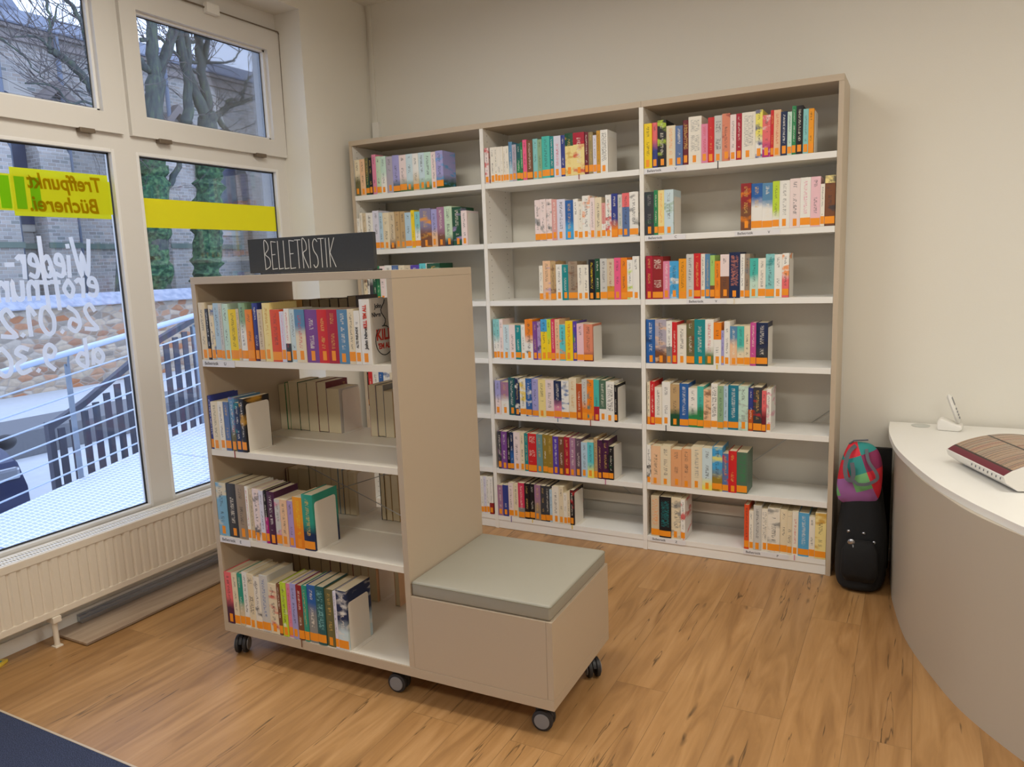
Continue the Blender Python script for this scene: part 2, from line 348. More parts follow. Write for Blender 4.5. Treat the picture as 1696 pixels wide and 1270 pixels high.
def basis(org, X, Y):
    X = Vector(X).normalized(); Y = Vector(Y).normalized(); Z = X.cross(Y); m = Matrix((X, Y, Z)).transposed().to_4x4(); m.translation = Vector(org); return m

# ---------------------------------------------------------------- the room
YB, XL, XW, YP = .32, -.07, -.25, -.28     # back wall, left wall, window wall, reveal corner
RX, RY = 6.6, -7.2
struct('floor', MB().box(-.40, RX, RY, YB + .1, -.12, 0).done('floor', M['floor']))
struct('ceiling', MB().box(-.6, RX + .1, RY - .1, YB + .1, CEIL, CEIL + .1).done('ceiling', M['ceil']))
struct('wall_back', MB().box(XL - .3, RX + .1, YB, YB + .12, -.12, CEIL).done('wall_back', M['wall']))
struct('wall_right', MB().box(RX, RX + .12, RY, YB, -.12, CEIL).done('wall_right', M['wall']))
struct('wall_front', MB().box(-.6, RX + .1, RY - .12, RY, -.12, CEIL).done('wall_front', M['wall']))
wl = MB(); wl.box(XL - .23, XL, YP, YB, -.12, CEIL)                         # pillar beside the window
wl.box(XL - .30, XL, -3.35, YP, 2.97, CEIL)                                 # lintel
wl.box(XW - .05, XW, -3.35, YP, -.12, .355)                                 # parapet
wl.box(XL - .30, XL, -3.75, -3.35, -.12, CEIL)                               # pier
wl.box(XL - .30, XL, -6.75, -3.75, 2.9, CEIL); wl.box(XL - .30, XL, -6.75, -3.75, -.12, .10)  # wall left open here for the added daylight window
wl.box(XL - .30, XL, RY, -6.75, -.12, CEIL)
struct('wall_left', wl.done('wall_left', M['wall']))
struct('trim_1', MB().box(-.372, XL - .23, YP - .08, 1.6, -1.0, 4.2).done('trim_1', M['outwhite']))
struct('trim_3', MB().box(-.372, -.31, -3.5, -.28, 2.90, 4.2).done('trim_3', M['outwhite']))
struct('trim_4', MB().box(-.372, -.31, -3.6, -.28, -1.0, .33).done('trim_4', M['outwhite']))
struct('baseboard_left', MB().box(XW, XW + .014, -3.3, YP, 0, .06).done('baseboard_left', M['white']))
struct('baseboard_back', MB().box(2.73, RX, YB - .014, YB, 0, .06).box(.02, 2.69, YB - .014, YB, 0, .06).done('baseboard_back', M['white']))

# ---------------------------------------------------------------- window
win = empty('window_1', (0, 0, 0), kind='structure')
def frame_ring(name, y0, y1, z0, z1, gy0, gy1, gz0, gz1, x0, x1, m):
    b = MB(); b.box(x0, x1, y0, gy0, z0, z1); b.box(x0, x1, gy1, y1, z0, z1); b.box(x0, x1, gy0, gy1, z0, gz0); b.box(x0, x1, gy0, gy1, gz1, z1)
    return b.done(name, m, win)
GX = -.288
# fixed outer frame with mullion and transom
fo = MB(); fo.box(-.31, -.258, -3.3, -.268, 2.865, 2.97).box(-.31, -.258, -3.3, -.268, 2.10, 2.185).box(-.31, -.258, -3.3, -.268, .355, .425)
for (a, b_) in ((-.36, -.268), (-1.385, -1.25), (-3.3, -2.95)): fo.box(-.3099, -.2579, a, b_, .4251, 2.0999)
for (a, b_) in ((-.29, -.268), (-1.325, -1.283), (-3.3, -2.95)): fo.box(-.3099, -.2579, a, b_, 2.1851, 2.8649)
fo.done('outer_frame', M['frame'], win)
def pane(y0, y1, z0, z1):
    MB().box(GX - .004, GX + .004, y0, y1, z0, z1).done('glass_pane', M['glass'], win)
    b = MB(); w = .008
    for (a, c, d, e) in ((y0, y0 + w, z0, z1), (y1 - w, y1, z0, z1), (y0, y1, z0, z0 + w), (y0, y1, z1 - w, z1)): b.box(GX + .0041, GX + .008, a, c, d, e)
    b.done('glazing_seal', M['rubber'], win)
    b = MB(); w = .016
    for (a, c, d, e) in ((y0 - w, y0, z0 - w, z1 + w), (y1, y1 + w, z0 - w, z1 + w), (y0, y1, z0 - w, z0), (y0, y1, z1, z1 + w)): b.box(GX + .002, -.2562, a, c, d, e, .003)
    b.done('glazing_bead', M['bead'], win)
pane(-1.245, -.362, .428, 2.098); pane(-2.95, -1.388, .428, 2.098)
for (y0, y1) in ((-1.283, -.283), (-2.95, -1.325)):
    s_ = frame_ring('sash', y0, y1, 2.183, 2.868, y0 + .087, y1 - .092, 2.272, 2.760, -.30, -.236, M['frame'])
    b = MB(); w = .012; a0, a1, z0, z1 = y0 + .087, y1 - .092, 2.272, 2.760
    MB().box(GX - .004, GX + .004, a0, a1, z0, z1).done('glass_pane', M['glass'], win)
    for (a, c, d, e) in ((a0, a0 + w, z0, z1), (a1 - w, a1, z0, z1), (a0, a1, z0, z0 + w), (a0, a1, z1 - w, z1)): b.box(GX + .0045, -.262, a, c, d, e)
    b.done('glazing_bead', M['bead'], win)
    b = MB(); w = .018
    for (a, c, d, e) in ((a0, a0 + w, z0, z1), (a1 - w, a1, z0, z1), (a0, a1, z0, z0 + w), (a0, a1, z1 - w, z1)): b.box(GX + .0041, GX + .0044, a, c, d, e)
    b.done('glazing_seal', M['rubber'], win)
for y in (-1.51, -1.11, -.49): MB().box(-.256, -.225, y - .035, y + .035, 2.166, 2.186, .004).done('hinge', M['hinge'], win)
MB().box(-.236, -.205, -.80, -.72, 2.845, 2.895, .005).done('opener_box', M['whitep'], win)
MB().tube([(-.228, -1.3, 2.872), (-.228, -.79, 2.872)], .005, 6).tube([(-.228, -.73, 2.872), (-.228, -.29, 2.872), (-.232, -.277, 2.86), (-.24, -.277, 2.2)], .004, 6).done('opener_rod', M['hinge'], win)

# unseen second window past the pier, added to let in more daylight
w2 = empty('window_2', (0, 0, 0), kind='structure'); b = MB()
for (a, c) in ((-6.75, -6.65), (-5.3, -5.2), (-3.85, -3.75)): b.box(-.31, -.258, a, c, .10, 2.9)
b.box(-.31, -.258, -6.75, -3.75, 2.8, 2.9).box(-.31, -.258, -6.75, -3.75, .10, .2); b.done('outer_frame', M['frame'], w2)
for (a, c) in ((-6.645, -5.305), (-5.195, -3.855)): MB().box(GX - .004, GX + .004, a, c, .205, 2.795).done('glass_pane', M['glass'], w2)

# decals and writing on the glass
dec = empty('window_decal', (GX, -.8, 1.8), label='plain yellow film strip across the right lower window pane', cat='window film')
p0 = PX(238, 313, 0, -.28); p1 = PX(463, 366, 0, -.28)
MB().box(GX + .0055, GX + .0065, -1.244, -.363, 1.765, 1.905).done('film_strip', M['film'], None).parent = dec
for ch in dec.children: ch.matrix_parent_inverse = Matrix.Translation(dec.location).inverted()
sg = empty('window_sign', (0, 0, 0), label='yellow film sign with mirrored lettering on the left lower window pane', cat='window sign')
def Yp(px, py): return PX(px, py, 0, GX).y
def Zp(px, py): return PX(px, py, 0, GX).z
ya, yb = Yp(16, 300), Yp(180, 330); z0, z1 = Zp(100, 360), Zp(100, 284)
MB().box(GX + .0055, GX + .0062, ya, yb, z0, z1).done('film_panel', M['film2'], sg)
yc = -1.389
MB().box(GX + .0063, GX + .0068, -2.94, yc, (z0 + z1) / 2 - .078, (z0 + z1) / 2 + .070).done('film_panel', M['film2'], sg)
for k in range(5):
    y = ya + .075 - k * .062
    MB().box(GX + .0069, GX + .0074, y, y + .042, (z0 + z1) / 2 - .07, (z0 + z1) / 2 + .062).done('green_bar', M['filmgreen'], sg)
zc = (z0 + z1) / 2
T1_ = text('lettering', 'Treffpunkt', .090, M['filmtext'], sg, basis((GX + .0085, Yp(168, 320), zc + .02), (0, -1, 0), (0, 0, 1)), bold=.002, shear=.15)
T2_ = text('lettering', 'Bücherei.', .090, M['filmtext'], sg, basis((GX + .0085, Yp(163, 345), zc - .075), (0, -1, 0), (0, 0, 1)), bold=.002, shear=.15)

for t_, w_ in ((T1_, Yp(168, 320) - Yp(47, 320)), (T2_, Yp(163, 345) - Yp(50, 345))):
    x_ = [v.co.x for v in t_.data.vertices]; k_ = w_ / (max(x_) - min(x_))
    for v in t_.data.vertices: v.co.x *= k_
# stroke lettering: (advance, strokes), units of the capital height
G = {
 'B': (.55, [[(0, 0), (0, 1), (.3, .93), (.33, .72), (.05, .55), (.4, .38), (.42, .12), (0, 0)]]), 'E': (.5, [[(.4, .97), (0, 1), (0, 0), (.42, .02)], [(0, .52), (.3, .53)]]),
 'L': (.42, [[(0, 1), (0, 0), (.35, .02)]]), 'T': (.45, [[(-.1, 1), (.38, 1)], [(.15, 1), (.15, 0)]]), 'R': (.5, [[(0, 0), (0, 1), (.3, .9), (.32, .65), (.03, .5), (.42, 0)]]),
 'I': (.2, [[(0, 1), (0, 0)]]), 'S': (.48, [[(.4, .9), (.2, 1), (.02, .85), (.08, .6), (.34, .38), (.36, .12), (.15, 0), (0, .1)]]), 'K': (.5, [[(0, 1), (0, 0)], [(.42, 1), (.03, .5), (.45, 0)]]),
 'W': (.95, [[(0, 1), (.22, .02), (.42, .62), (.55, .02), (.85, 1.05)]]), 'i': (.22, [[(.05, .55), (.1, 0)], [(.02, .8), (.03, .86)]]), 'e': (.5, [[(.05, .3), (.36, .38), (.3, .58), (.1, .55), (.02, .25), (.15, .02), (.4, .08)]]),
 'd': (.52, [[(.36, .45), (.15, .55), (.02, .25), (.15, .02), (.38, .2), (.42, 1.1), (.42, 0)]]), 'r': (.36, [[(.02, .58), (.08, 0)], [(.06, .38), (.18, .56), (.32, .5)]]), '-': (.5, [[(.08, .35), (.38, .35)]]),
 'ö': (.5, [[(.2, .55), (.02, .28), (.18, .02), (.4, .28), (.2, .55)], [(.1, .75), (.11, .8)], [(.3, .75), (.31, .8)]]), 'f': (.34, [[(.32, .95), (.18, .9), (.12, .5), (.1, -.35)], [(-.02, .5), (.3, .52)]]),
 'n': (.48, [[(.02, .56), (.06, 0)], [(.05, .35), (.22, .55), (.36, .4), (.38, 0)]]), 'u': (.48, [[(.02, .56), (.06, .1), (.2, .02), (.36, .2), (.38, .56), (.4, 0)]]), 'g': (.5, [[(.36, .5), (.12, .55), (.03, .25), (.2, .02), (.38, .3), (.36, -.3), (.1, -.4)]]),
 '2': (.55, [[(.03, .75), (.2, 1), (.4, .8), (.25, .4), (0, .02), (.45, .06)]]), '6': (.58, [[(.4, .95), (.12, .7), (.03, .25), (.22, 0), (.44, .2), (.32, .48), (.08, .35)]]), '.': (.22, [[(.05, .02), (.08, .05)]]),
 '0': (.6, [[(.24, 1), (.03, .6), (.08, .1), (.3, 0), (.5, .4), (.42, .9), (.24, 1)]]), '1': (.35, [[(0, .75), (.2, 1), (.22, 0)]]), 'a': (.52, [[(.38, .45), (.18, .58), (.02, .28), (.15, .02), (.36, .2), (.38, .55), (.42, 0)]]),
 'b': (.52, [[(.04, 1.05), (.05, 0), (.25, .0), (.4, .25), (.25, .5), (.06, .4)]]), '9': (.55, [[(.4, .6), (.18, .5), (.05, .75), (.22, .98), (.4, .8), (.38, .3), (.15, 0)]]), '3': (.5, [[(.03, .9), (.25, 1), (.4, .8), (.15, .55), (.42, .35), (.3, .02), (.02, .1)]]), ' ': (.4, [])}
def strokes(body, origin, X, Y, h, r, depth, m, parent, name, sx=1., shear=0., nsm=5, flat=False):
    """each letter one mesh: flat mitred ribbons along its pen strokes"""
    X = Vector(X); Y = Vector(Y); N = X.cross(Y); x = 0; sharp = 'ELTIK'
    for ch in body:
        adv, ss = G[ch]
        if ss:
            b = MB(); lift = 0.
            for st in ss:
                pts = [Vector(origin) + X * ((x + p[0] + shear * p[1]) * h * sx) + Y * (p[1] * h) for p in st]
                if ch not in sharp and len(pts) > 2: pts = smooth_path(pts, nsm)
                prev = None; n = len(pts)
                for i, p in enumerate(pts):
                    a = (p - pts[i - 1]).normalized() if i else None; c = (pts[i + 1] - p).normalized() if i < n - 1 else None
                    d = (a or c) if not (a and c) else (a + c).normalized() if (a + c).length > .1 else a
                    k = 1. if not (a and c) else min(1.6, 1 / max(.4, abs(d.dot(a))))
                    q = p - (d * r * .6 if i == 0 else Vector()) + (d * r * .6 if i == n - 1 else Vector()); sd = d.cross(N).normalized() * r * k; lift += depth * .01
                    if flat:
                        ring = [b.bm.verts.new(q + sd + N * lift), b.bm.verts.new(q - sd + N * lift)]
                        if prev: b.bm.faces.new((prev[0], prev[1], ring[1], ring[0]))
                        prev = ring; continue
                    ring = [b.bm.verts.new(q + sd - N * 0), b.bm.verts.new(q - sd), b.bm.verts.new(q - sd + N * (depth + lift)), b.bm.verts.new(q + sd + N * (depth + lift))]
                    if prev:
                        for e in range(4): b.bm.faces.new((prev[e], prev[(e + 1) % 4], ring[(e + 1) % 4], ring[e]))
                    else: b.bm.faces.new(ring[::-1])
                    prev = ring
                if not flat: b.bm.faces.new(prev)
            bmesh.ops.recalc_face_normals(b.bm, faces=b.bm.faces[:])
            b.done(name, m, parent)
        x += adv + .08
hw = empty('window_lettering', (0, 0, 0), label='white handwritten mirrored lettering on the left lower window pane', cat='window lettering')
for body, (rx, ty), (bx, by_), lx in (('Wieder-', (152, 398), (138, 457), 4), ('eröffnung', (162, 440), (160, 490), -40), ('26.01.23', (160, 503), (158, 545), -38), ('ab 9.30', (172, 560), (170, 600), -18)):
    y0_, zb_ = Yp(rx, by_), Zp(bx, by_); zt_ = Zp(rx, ty); y1_ = Yp(lx, by_ + 8)
    tot = sum(G[c][0] + .08 for c in body); h_ = zt_ - zb_
    strokes(body, (GX + .0060, y0_, zb_), (0, -1, 0), (0, 0, 1), h_, .0095, .0012, M['handwriting'], hw, 'letter', sx=(y0_ - y1_) / (tot * h_), flat=True)

# ---------------------------------------------------------------- radiator, loose board, carpet
rad = empty('radiator', (-.11, -1.6, .135), label='low cream ribbed radiator under the shop window', cat='radiator')
def local(o, root): o.parent = root; o.matrix_parent_inverse = Matrix.Translation(root.location).inverted() if not root.rotation_euler.z else (Matrix.Translation(root.location) @ Matrix.Rotation(root.rotation_euler.z, 4, 'Z')).inverted(); return o
RY0, RY1 = -3.15, -.42
prof = []; pitch = .0417; y = RY0 + .03
b = MB()
pts = [(RY0, -.125), (RY0, -.11)]
while y < RY1 - .05:
    pts += [(y, -.11), (y + .006, -.1155), (y + .013, -.1155), (y + .019, -.11)]; y += pitch
pts += [(RY1, -.11), (RY1, -.125)]
b.prism([(p[1], p[0]) for p in pts], .165, .385, 2)
b.box(-.126, -.108, RY0, RY1, .3851, .418, .004).box(-.126, -.108, RY0, RY1, .137, .1649, .004)
local(b.done('front_panel', M['radiator']), rad)
b = MB().box(-.225, -.212, RY0, RY1, .137, .418, .003); local(b.done('back_panel', M['radiator']), rad)
b = MB(); yy = RY0 + .004
while yy < RY1 - .012: b.box(-.2115, -.1265, yy, yy + .006, .408, .416); yy += .0135
b.box(-.2115, -.203, RY0, RY1, .4065, .4185).box(-.135, -.1265, RY0, RY1, .4065, .4185).box(-.173, -.165, RY0, RY1, .4065, .4175)
local(b.done('top_grille', M['white']), rad)
for y in (-1.99, -.7):
    local(MB().tube([(-.125, y, .002), (-.125, y, .1365)], .011, 12).box(-.15, -.10, y - .018, y + .018, .110, .136, .003).box(-.142, -.108, y - .016, y + .016, 0, .005).done('support_leg', M['radiator'], smooth='auto'), rad)
pk = MB().box(-.24, 0, -1.94, -.72, .004, .0135, .001); o = pk.done('loose_board', M['plank']); tag(o, 'loose grey-brown laminate board lying on the floor under the radiator', 'board')
pr = MB(); 
for i, (a, c, z) in enumerate(((-.249, -.228, .05), (-.2275, -.214, .042), (-.2135, -.2, .032))): pr.box(a + .015 if i == 0 else a, c, -1.83, -.5, .014, z)
o = pr.done('heater_rail', M['metal']); tag(o, 'grey metal channel strip lying behind the loose board', 'metal strip')
cp = MB().box(-.06, 2.0, -5.5, -2.388, .0005, .007).done('door_mat', M['carpet']); tag(cp, 'dark navy carpet mat in the near left corner of the floor', 'mat')
o = MB().box(-.06, 2.0, -2.3875, -2.380, .0005, .008, .001).done('edge_strip', M['beige']); o.parent = cp
pb = PX(3, 1109, 2, 0)
o = MB().box(-.16, .0, -.11, .09, 0, .012, .002).done('picture_book', mat('yellow_book', 'E8C84A', .4), loc=None, mtx=Matrix.Translation(pb + Vector((-.0, -.03, .001))) @ Matrix.Rotation(.5, 4, 'Z'))
tag(o, 'corner of a yellow and teal book lying on the floor at the left frame edge', 'book')
MB().box(-.14, -.012, -.09, .075, .0122, .0128).done('cover_picture', mat('teal_print', '2C8C96', .4), o)

# ---------------------------------------------------------------- wall bookcase
ZS = [1.9658, 1.6422, 1.3261, 1.0011, .6808, .3614, .0786]; WB = .9025; HB = 2.286; T = .022; DB = .30
bk = empty('wall_bookcase', (1.354, 0, 0), label='tall three-bay white bookcase with grey-beige sides against the back wall', cat='bookcase')
for i in range(4):
    x = i * WB
    (MB().box(x - T / 2, x + T / 2, .0 if i in (0, 3) else .001, DB, 0, HB - .0285, .0008)).done('side_panel' if i in (0, 3) else 'upright', M['beige'] if i in (0, 3) else M['upright'], None)
    o = COL.objects[-1]; local(o, bk)
    for (s, inner) in ((1, i < 3), (-1, i > 0)):
        if i in (0, 3) and inner:
            a = x + s * (T / 2 + .0004); local(MB().box(min(a, a - s * .0003), max(a, a - s * .0003), .004, DB, .08, HB - .03).done('inner_face', M['upright']), bk)
for i in range(3):
    x0, x1 = i * WB + T / 2, (i + 1) * WB - T / 2
    a = i * WB - (T / 2 if i == 0 else 0); c = (i + 1) * WB + (T / 2 if i == 2 else 0)
    local(MB().box(a + .0004, c - .0004, -.001, DB, HB - .028, HB, .0008).done('top_panel', M['beige']), bk)
    for z in ZS:
        local(MB().box(x0 + .0008, x1 - .0008, .001, DB - .012, z - .028, z, .001).done('shelf', M['white']), bk)
    local(MB().box(x0 + .0008, x1 - .0008, .004, .022, .002, ZS[6] - .0285).done('kick_plate', M['white']), bk)
    local(MB().box(x0 + .0008, x1 - .0008, DB - .0115, DB, .145, .20).done('back_rail', M['cream']), bk)
    local(MB().tube([(x0 + .02, DB + .004, .75), (x1 - .02, DB + .004, .08)], .0014, 6).done('cross_brace', M['metal']), bk)
    local(MB().tube([(x1 - .02, DB + .009, .75), (x0 + .02, DB + .009, .08)], .0014, 6).done('cross_brace', M['metal']), bk)
def shelf_label(parent, x0, z, w, letter, y=-.0012, mtx=None):
    """printed paper strip on a shelf front"""
    h = .0235; B_ = mtx or Matrix()
    b = MB().box(x0, x0 + w, y - .0006, y, z - .0265, z - .003); o = b.done('shelf_label', M['paper'], None)
    tx = [('Belletristik', .012), (letter, w - .055)]
    for s, dx in tx:
        t = text('lettering', s, .0165, M['inkgrey'], o, basis((x0 + dx, y - .0008, z - .019), (1, 0, 0), (0, 0, 1)), ext=.0001, bold=.0002)
    return o
for (px, py, k, w, letter) in ((1068, 284, 0, .205, 'V'), (1070, 394, 1, .20, 'C'), (1217, 386, 1, .205, 'V'), (1137, 500, 2, .195, 'V'), (1077, 893, 6, .19, 'Z'), (1231, 915, 6, .215, 'P')):
    x = PX(px, py, 1, 0).x; o = shelf_label(None, max(x, 1.8165), ZS[k], w, letter); local(o, bk)

# ---------------------------------------------------------------- wheeled bookcase with bench
MO = (.6011, -1.7336); MT = .0224; L1, LT, DM = .9226, 1.4547, .5241; ZT, ZB, S1, S2, S3, ZX = 1.5195, .1355, 1.2076, .8563, .5059, .4026
mob = empty('wheeled_bookcase', (MO[0], MO[1], 0), MT, label='beige double-sided bookcase on casters with a bench box at its end', cat='bookcase')
def part(b, name, m, smooth=False, parent=None): return b.done(name, m, parent or mob, smooth)
part(MB().box(0, LT, 0, DM, .10, ZB - .0005, .0012), 'base_board', M['beige'])
part(MB().box(0, L1, 0, DM, ZT - .027, ZT, .0012), 'top_board', M['beige'])
part(MB().box(0, T, .0005, DM - .0005, ZB, ZT - .0275, .0008), 'side_panel', M['beige'])
part(MB().box(L1 - T, L1, .0005, DM - .0005, ZB, ZT - .0275, .0008), 'side_panel', M['beige'])
part(MB().box(T + .001, L1 - T - .001, .003, DM - .003, ZB, ZB + .002), 'base_shelf', M['cream'])
for z in (S1, S2, S3):
    part(MB().box(T + .0008, L1 - T - .0008, .001, .245, z - .024, z, .0008), 'shelf', M['cream'])
    part(MB().box(T + .0008, L1 - T - .0008, .272, DM - .001, z - .024, z, .0008), 'shelf', M['cream'])
    part(MB().box(T + .0008, L1 - T - .0008, .2455, .2715, z - .02, z - .006), 'centre_rail', M['cream'])
for (a, c) in (((T + .01, S3 + .02), (L1 - T - .01, S2 - .03)), ((L1 - T - .01, S3 + .02), (T + .01, S2 - .03))):
    part(MB().tube([(a[0], .258, a[1]), (c[0], .258, c[1])], .0016, 6), 'cross_brace', M['metal'])
part(MB().box(L1 + .0005, LT - T, .0005, .02, ZB + .0005, ZX, .0008), 'box_front_panel', M['beige'])
part(MB().box(L1 + .0005, LT - T, DM - .02, DM - .0005, ZB + .0005, ZX, .0008), 'box_back_panel', M['beige'])
part(MB().box(LT - T + .0007, LT, .0005, DM - .0005, ZB + .0005, ZX, .0008), 'box_end_panel', M['beige'])
part(MB().box(L1 + .0005, LT - T, .0205, DM - .0205, ZX - .03, ZX - .012), 'box_lid', M['cream'])
cu = empty('seat_cushion', (0, 0, 0), MT, label='grey padded cushion on the bench box of the wheeled bookcase', cat='cushion'); cu.location = (MO[0], MO[1], 0)
b = bmesh.new(); bmesh.ops.create_cube(b, size=1)
cx0, cx1, cy0, cy1, cz0, cz1 = L1 + .002, LT - .006, .004, DM - .006, ZX + .001, ZX + .0535
for v in b.verts: v.co = Vector(((cx0 + cx1) / 2 + v.co.x * (cx1 - cx0), (cy0 + cy1) / 2 + v.co.y * (cy1 - cy0), (cz0 + cz1) / 2 + v.co.z * (cz1 - cz0)))
bmesh.ops.bevel(b, geom=b.edges[:], offset=.009, segments=4, profile=.5, affect='EDGES')
bmesh.ops.subdivide_edges(b, edges=[e for e in b.edges if e.calc_length() > .2], cuts=7, use_grid_fill=True)
for v in b.verts:
    u_ = (v.co.x - cx0) / (cx1 - cx0); w_ = (v.co.y - cy0) / (cy1 - cy0)
    if v.co.z > cz1 - .004: v.co.z += .004 * math.sin(math.pi * u_) * math.sin(math.pi * w_)
MB().add(b).done('padding', M['leather'], cu, True)
b = MB(); e = .0005
for z in (cz1 - .007,):
    P4 = [(cx0 + .004, cy0 - e, z), (cx1 - .004, cy0 - e, z), (cx1 + e, cy0 + .004, z), (cx1 + e, cy1 - .004, z), (cx1 - .004, cy1 + e, z), (cx0 + .004, cy1 + e, z), (cx0 - e + .002, cy1 - .004, z), (cx0 - e + .002, cy0 + .004, z), (cx0 + .004, cy0 - e, z)]
    b.tube(P4, .0014, 5)
b.done('seam', mat('grey_seam', '86826F', .7), cu)
def caster(x, y, rot):
    t_ = empty('caster', (x, y, 0)); t_.parent = mob; t_.rotation_euler.z = rot
    MB().box(-.022, .022, -.022, .022, .0955, .0995, .001).lathe([(.009, .07), (.009, .0955)], 12).done('mounting_plate', M['metal'], t_)
    b = MB()
    n = 14; arc = [(.034 * math.cos(a), .036 + .0375 * math.sin(a)) for a in [math.radians(15 + 150 * k / n) for k in range(n + 1)]]
    arc2 = [(.028 * math.cos(a), .036 + .030 * math.sin(a)) for a in [math.radians(165 - 150 * k / n) for k in range(n + 1)]]
    b.prism([(p[0] + .014, p[1]) for p in arc + arc2], -.006, .006, 1); b.lathe([(.013, .066), (.013, .082)], 16, Matrix.Translation((0, 0, 0)))
    b.done('fork', M['blackp'], t_, 'auto')
    for s in (-1, 1):
        mm = Matrix.Translation((.014, s * .0155, .0365)) @ Matrix.Rotation(math.pi / 2, 4, 'X')
        w = MB().lathe([(.030, -.009), (.0355, -.006), (.0365, 0), (.0355, .006), (.030, .009)], 32, mm).done('wheel', M['blackp'], t_, 'auto')
        mm = Matrix.Translation((.014, s * .0255, .0365)) @ Matrix.Rotation(math.pi / 2, 4, 'X')
        MB().lathe([(.026, -.002), (.0265, 0), (.025, .0022), (.012, .003)], 32, mm).done('hub_cap', M['greyp'], w, 'auto')
for x, y, r in ((.045, .05, -1.1), (.80, .052, .08), (LT - .075, .048, .12), (LT - .035, DM - .10, -.9), (.80, DM - .05, .5), (.045, DM - .05, 2.2)): caster(x, y, r)
for z, x0, w, letter in ((S1, T, .168, 'U'), (S3, T, .162, 'E')):
    o = shelf_label(None, x0 + .002, z, w, letter, y=-.0001); o.parent = mob

# chalk sign on top
a = PX(413, 449, 1, MO[1] + .07); c = PX(613, 446, 1, MO[1] + .07)
sx0 = .285; slen = .555
sign = empty('chalkboard_sign', (MO[0] + .269, MO[1] + .045, ZT), MT + .01, label='long black box sign with chalk lettering on top of the wheeled bookcase', cat='sign')
MB().box(0, slen, 0, .018, .006, .128, .002).done('sign_box', M['sign'], sign)
MB().box(.06, slen - .004, -.001, .05, .0006, .0058, .001).done('base_plate', M['blackp'], sign)
MB().box(.02, .04, .03, .06, .0006, .0058).done('foot', M['blackp'], sign)
strokes('BELLETRISTIK', (.078, -.0004, .018), (1, 0, 0), (0, 0, 1), .098, .0013, .0005, M['chalk'], sign, 'letter', sx=.54, nsm=5)

# ---------------------------------------------------------------- books
PAL = dict(white='F0EDE6', ivory='EFE8DA', cream='EADBBC', beige='D8C6A8', tan='C2A274', taupe='A08D78', peach='EFC49C', apricot='E6A878',
 pink='E48AA8', light_pink='EFC4CC', hot_pink='F0628E', coral_pink='EC6F72', rose_white='F0DDDA', dusty_pink='DFA29C', salmon='E08A6C', raspberry='D93A5E',
 red='D42A2E', dark_red='96262A', crimson='B01F38', maroon='6E1F2C', red_orange='E4522A', rust='BE5426', orange='F28A1E', amber='F2A024', ochre='CF9A34',
 yellow='F5D31C', lemon='F3E76A', yellow_cream='F2DE96', lime='C2DC3C', light_green='A6D070', pale_green='C8DEC0', mint='C8E4D4', sage='8FB08C', moss='5E7A48',
 olive='6E6A44', olive_gold='9A8030', khaki='9A8A62', green='2E8A54', dark_green='1F5238', dark_sage='52705C', sea_green='2F9A84', teal='1E8C90', dark_teal='245C60',
 teal_blue='1F7C96', turquoise='4CBCB0', aqua='62C8D0', pale_teal='8CCCCB', ice_blue='CFE2E8', pale_blue='B8D2E2', light_blue='7FB4D2', sky='4AA6DC', sky_blue='5AA8D6',
 blue='2C62A8', steel_blue='5C8CB2', slate_blue='5C76A6', navy='1F2E54', indigo='34408C', violet='5A40A8', purple='7E4A94', plum='4C2244', lilac='B29ACC',
 lavender='A8A4D8', lavender_white='DEDCEC', mauve='A87A98', dark_mauve='64505E', magenta='B82880', magenta_pink='CC5298', violet_grey='8C84A4', grey_lilac='B4ACBA',
 grey='8C8C8A', pale_grey='CFCDC8', grey_teal='6E9698', charcoal='3C3E44', black='1E1C20', brown='7C4E34')
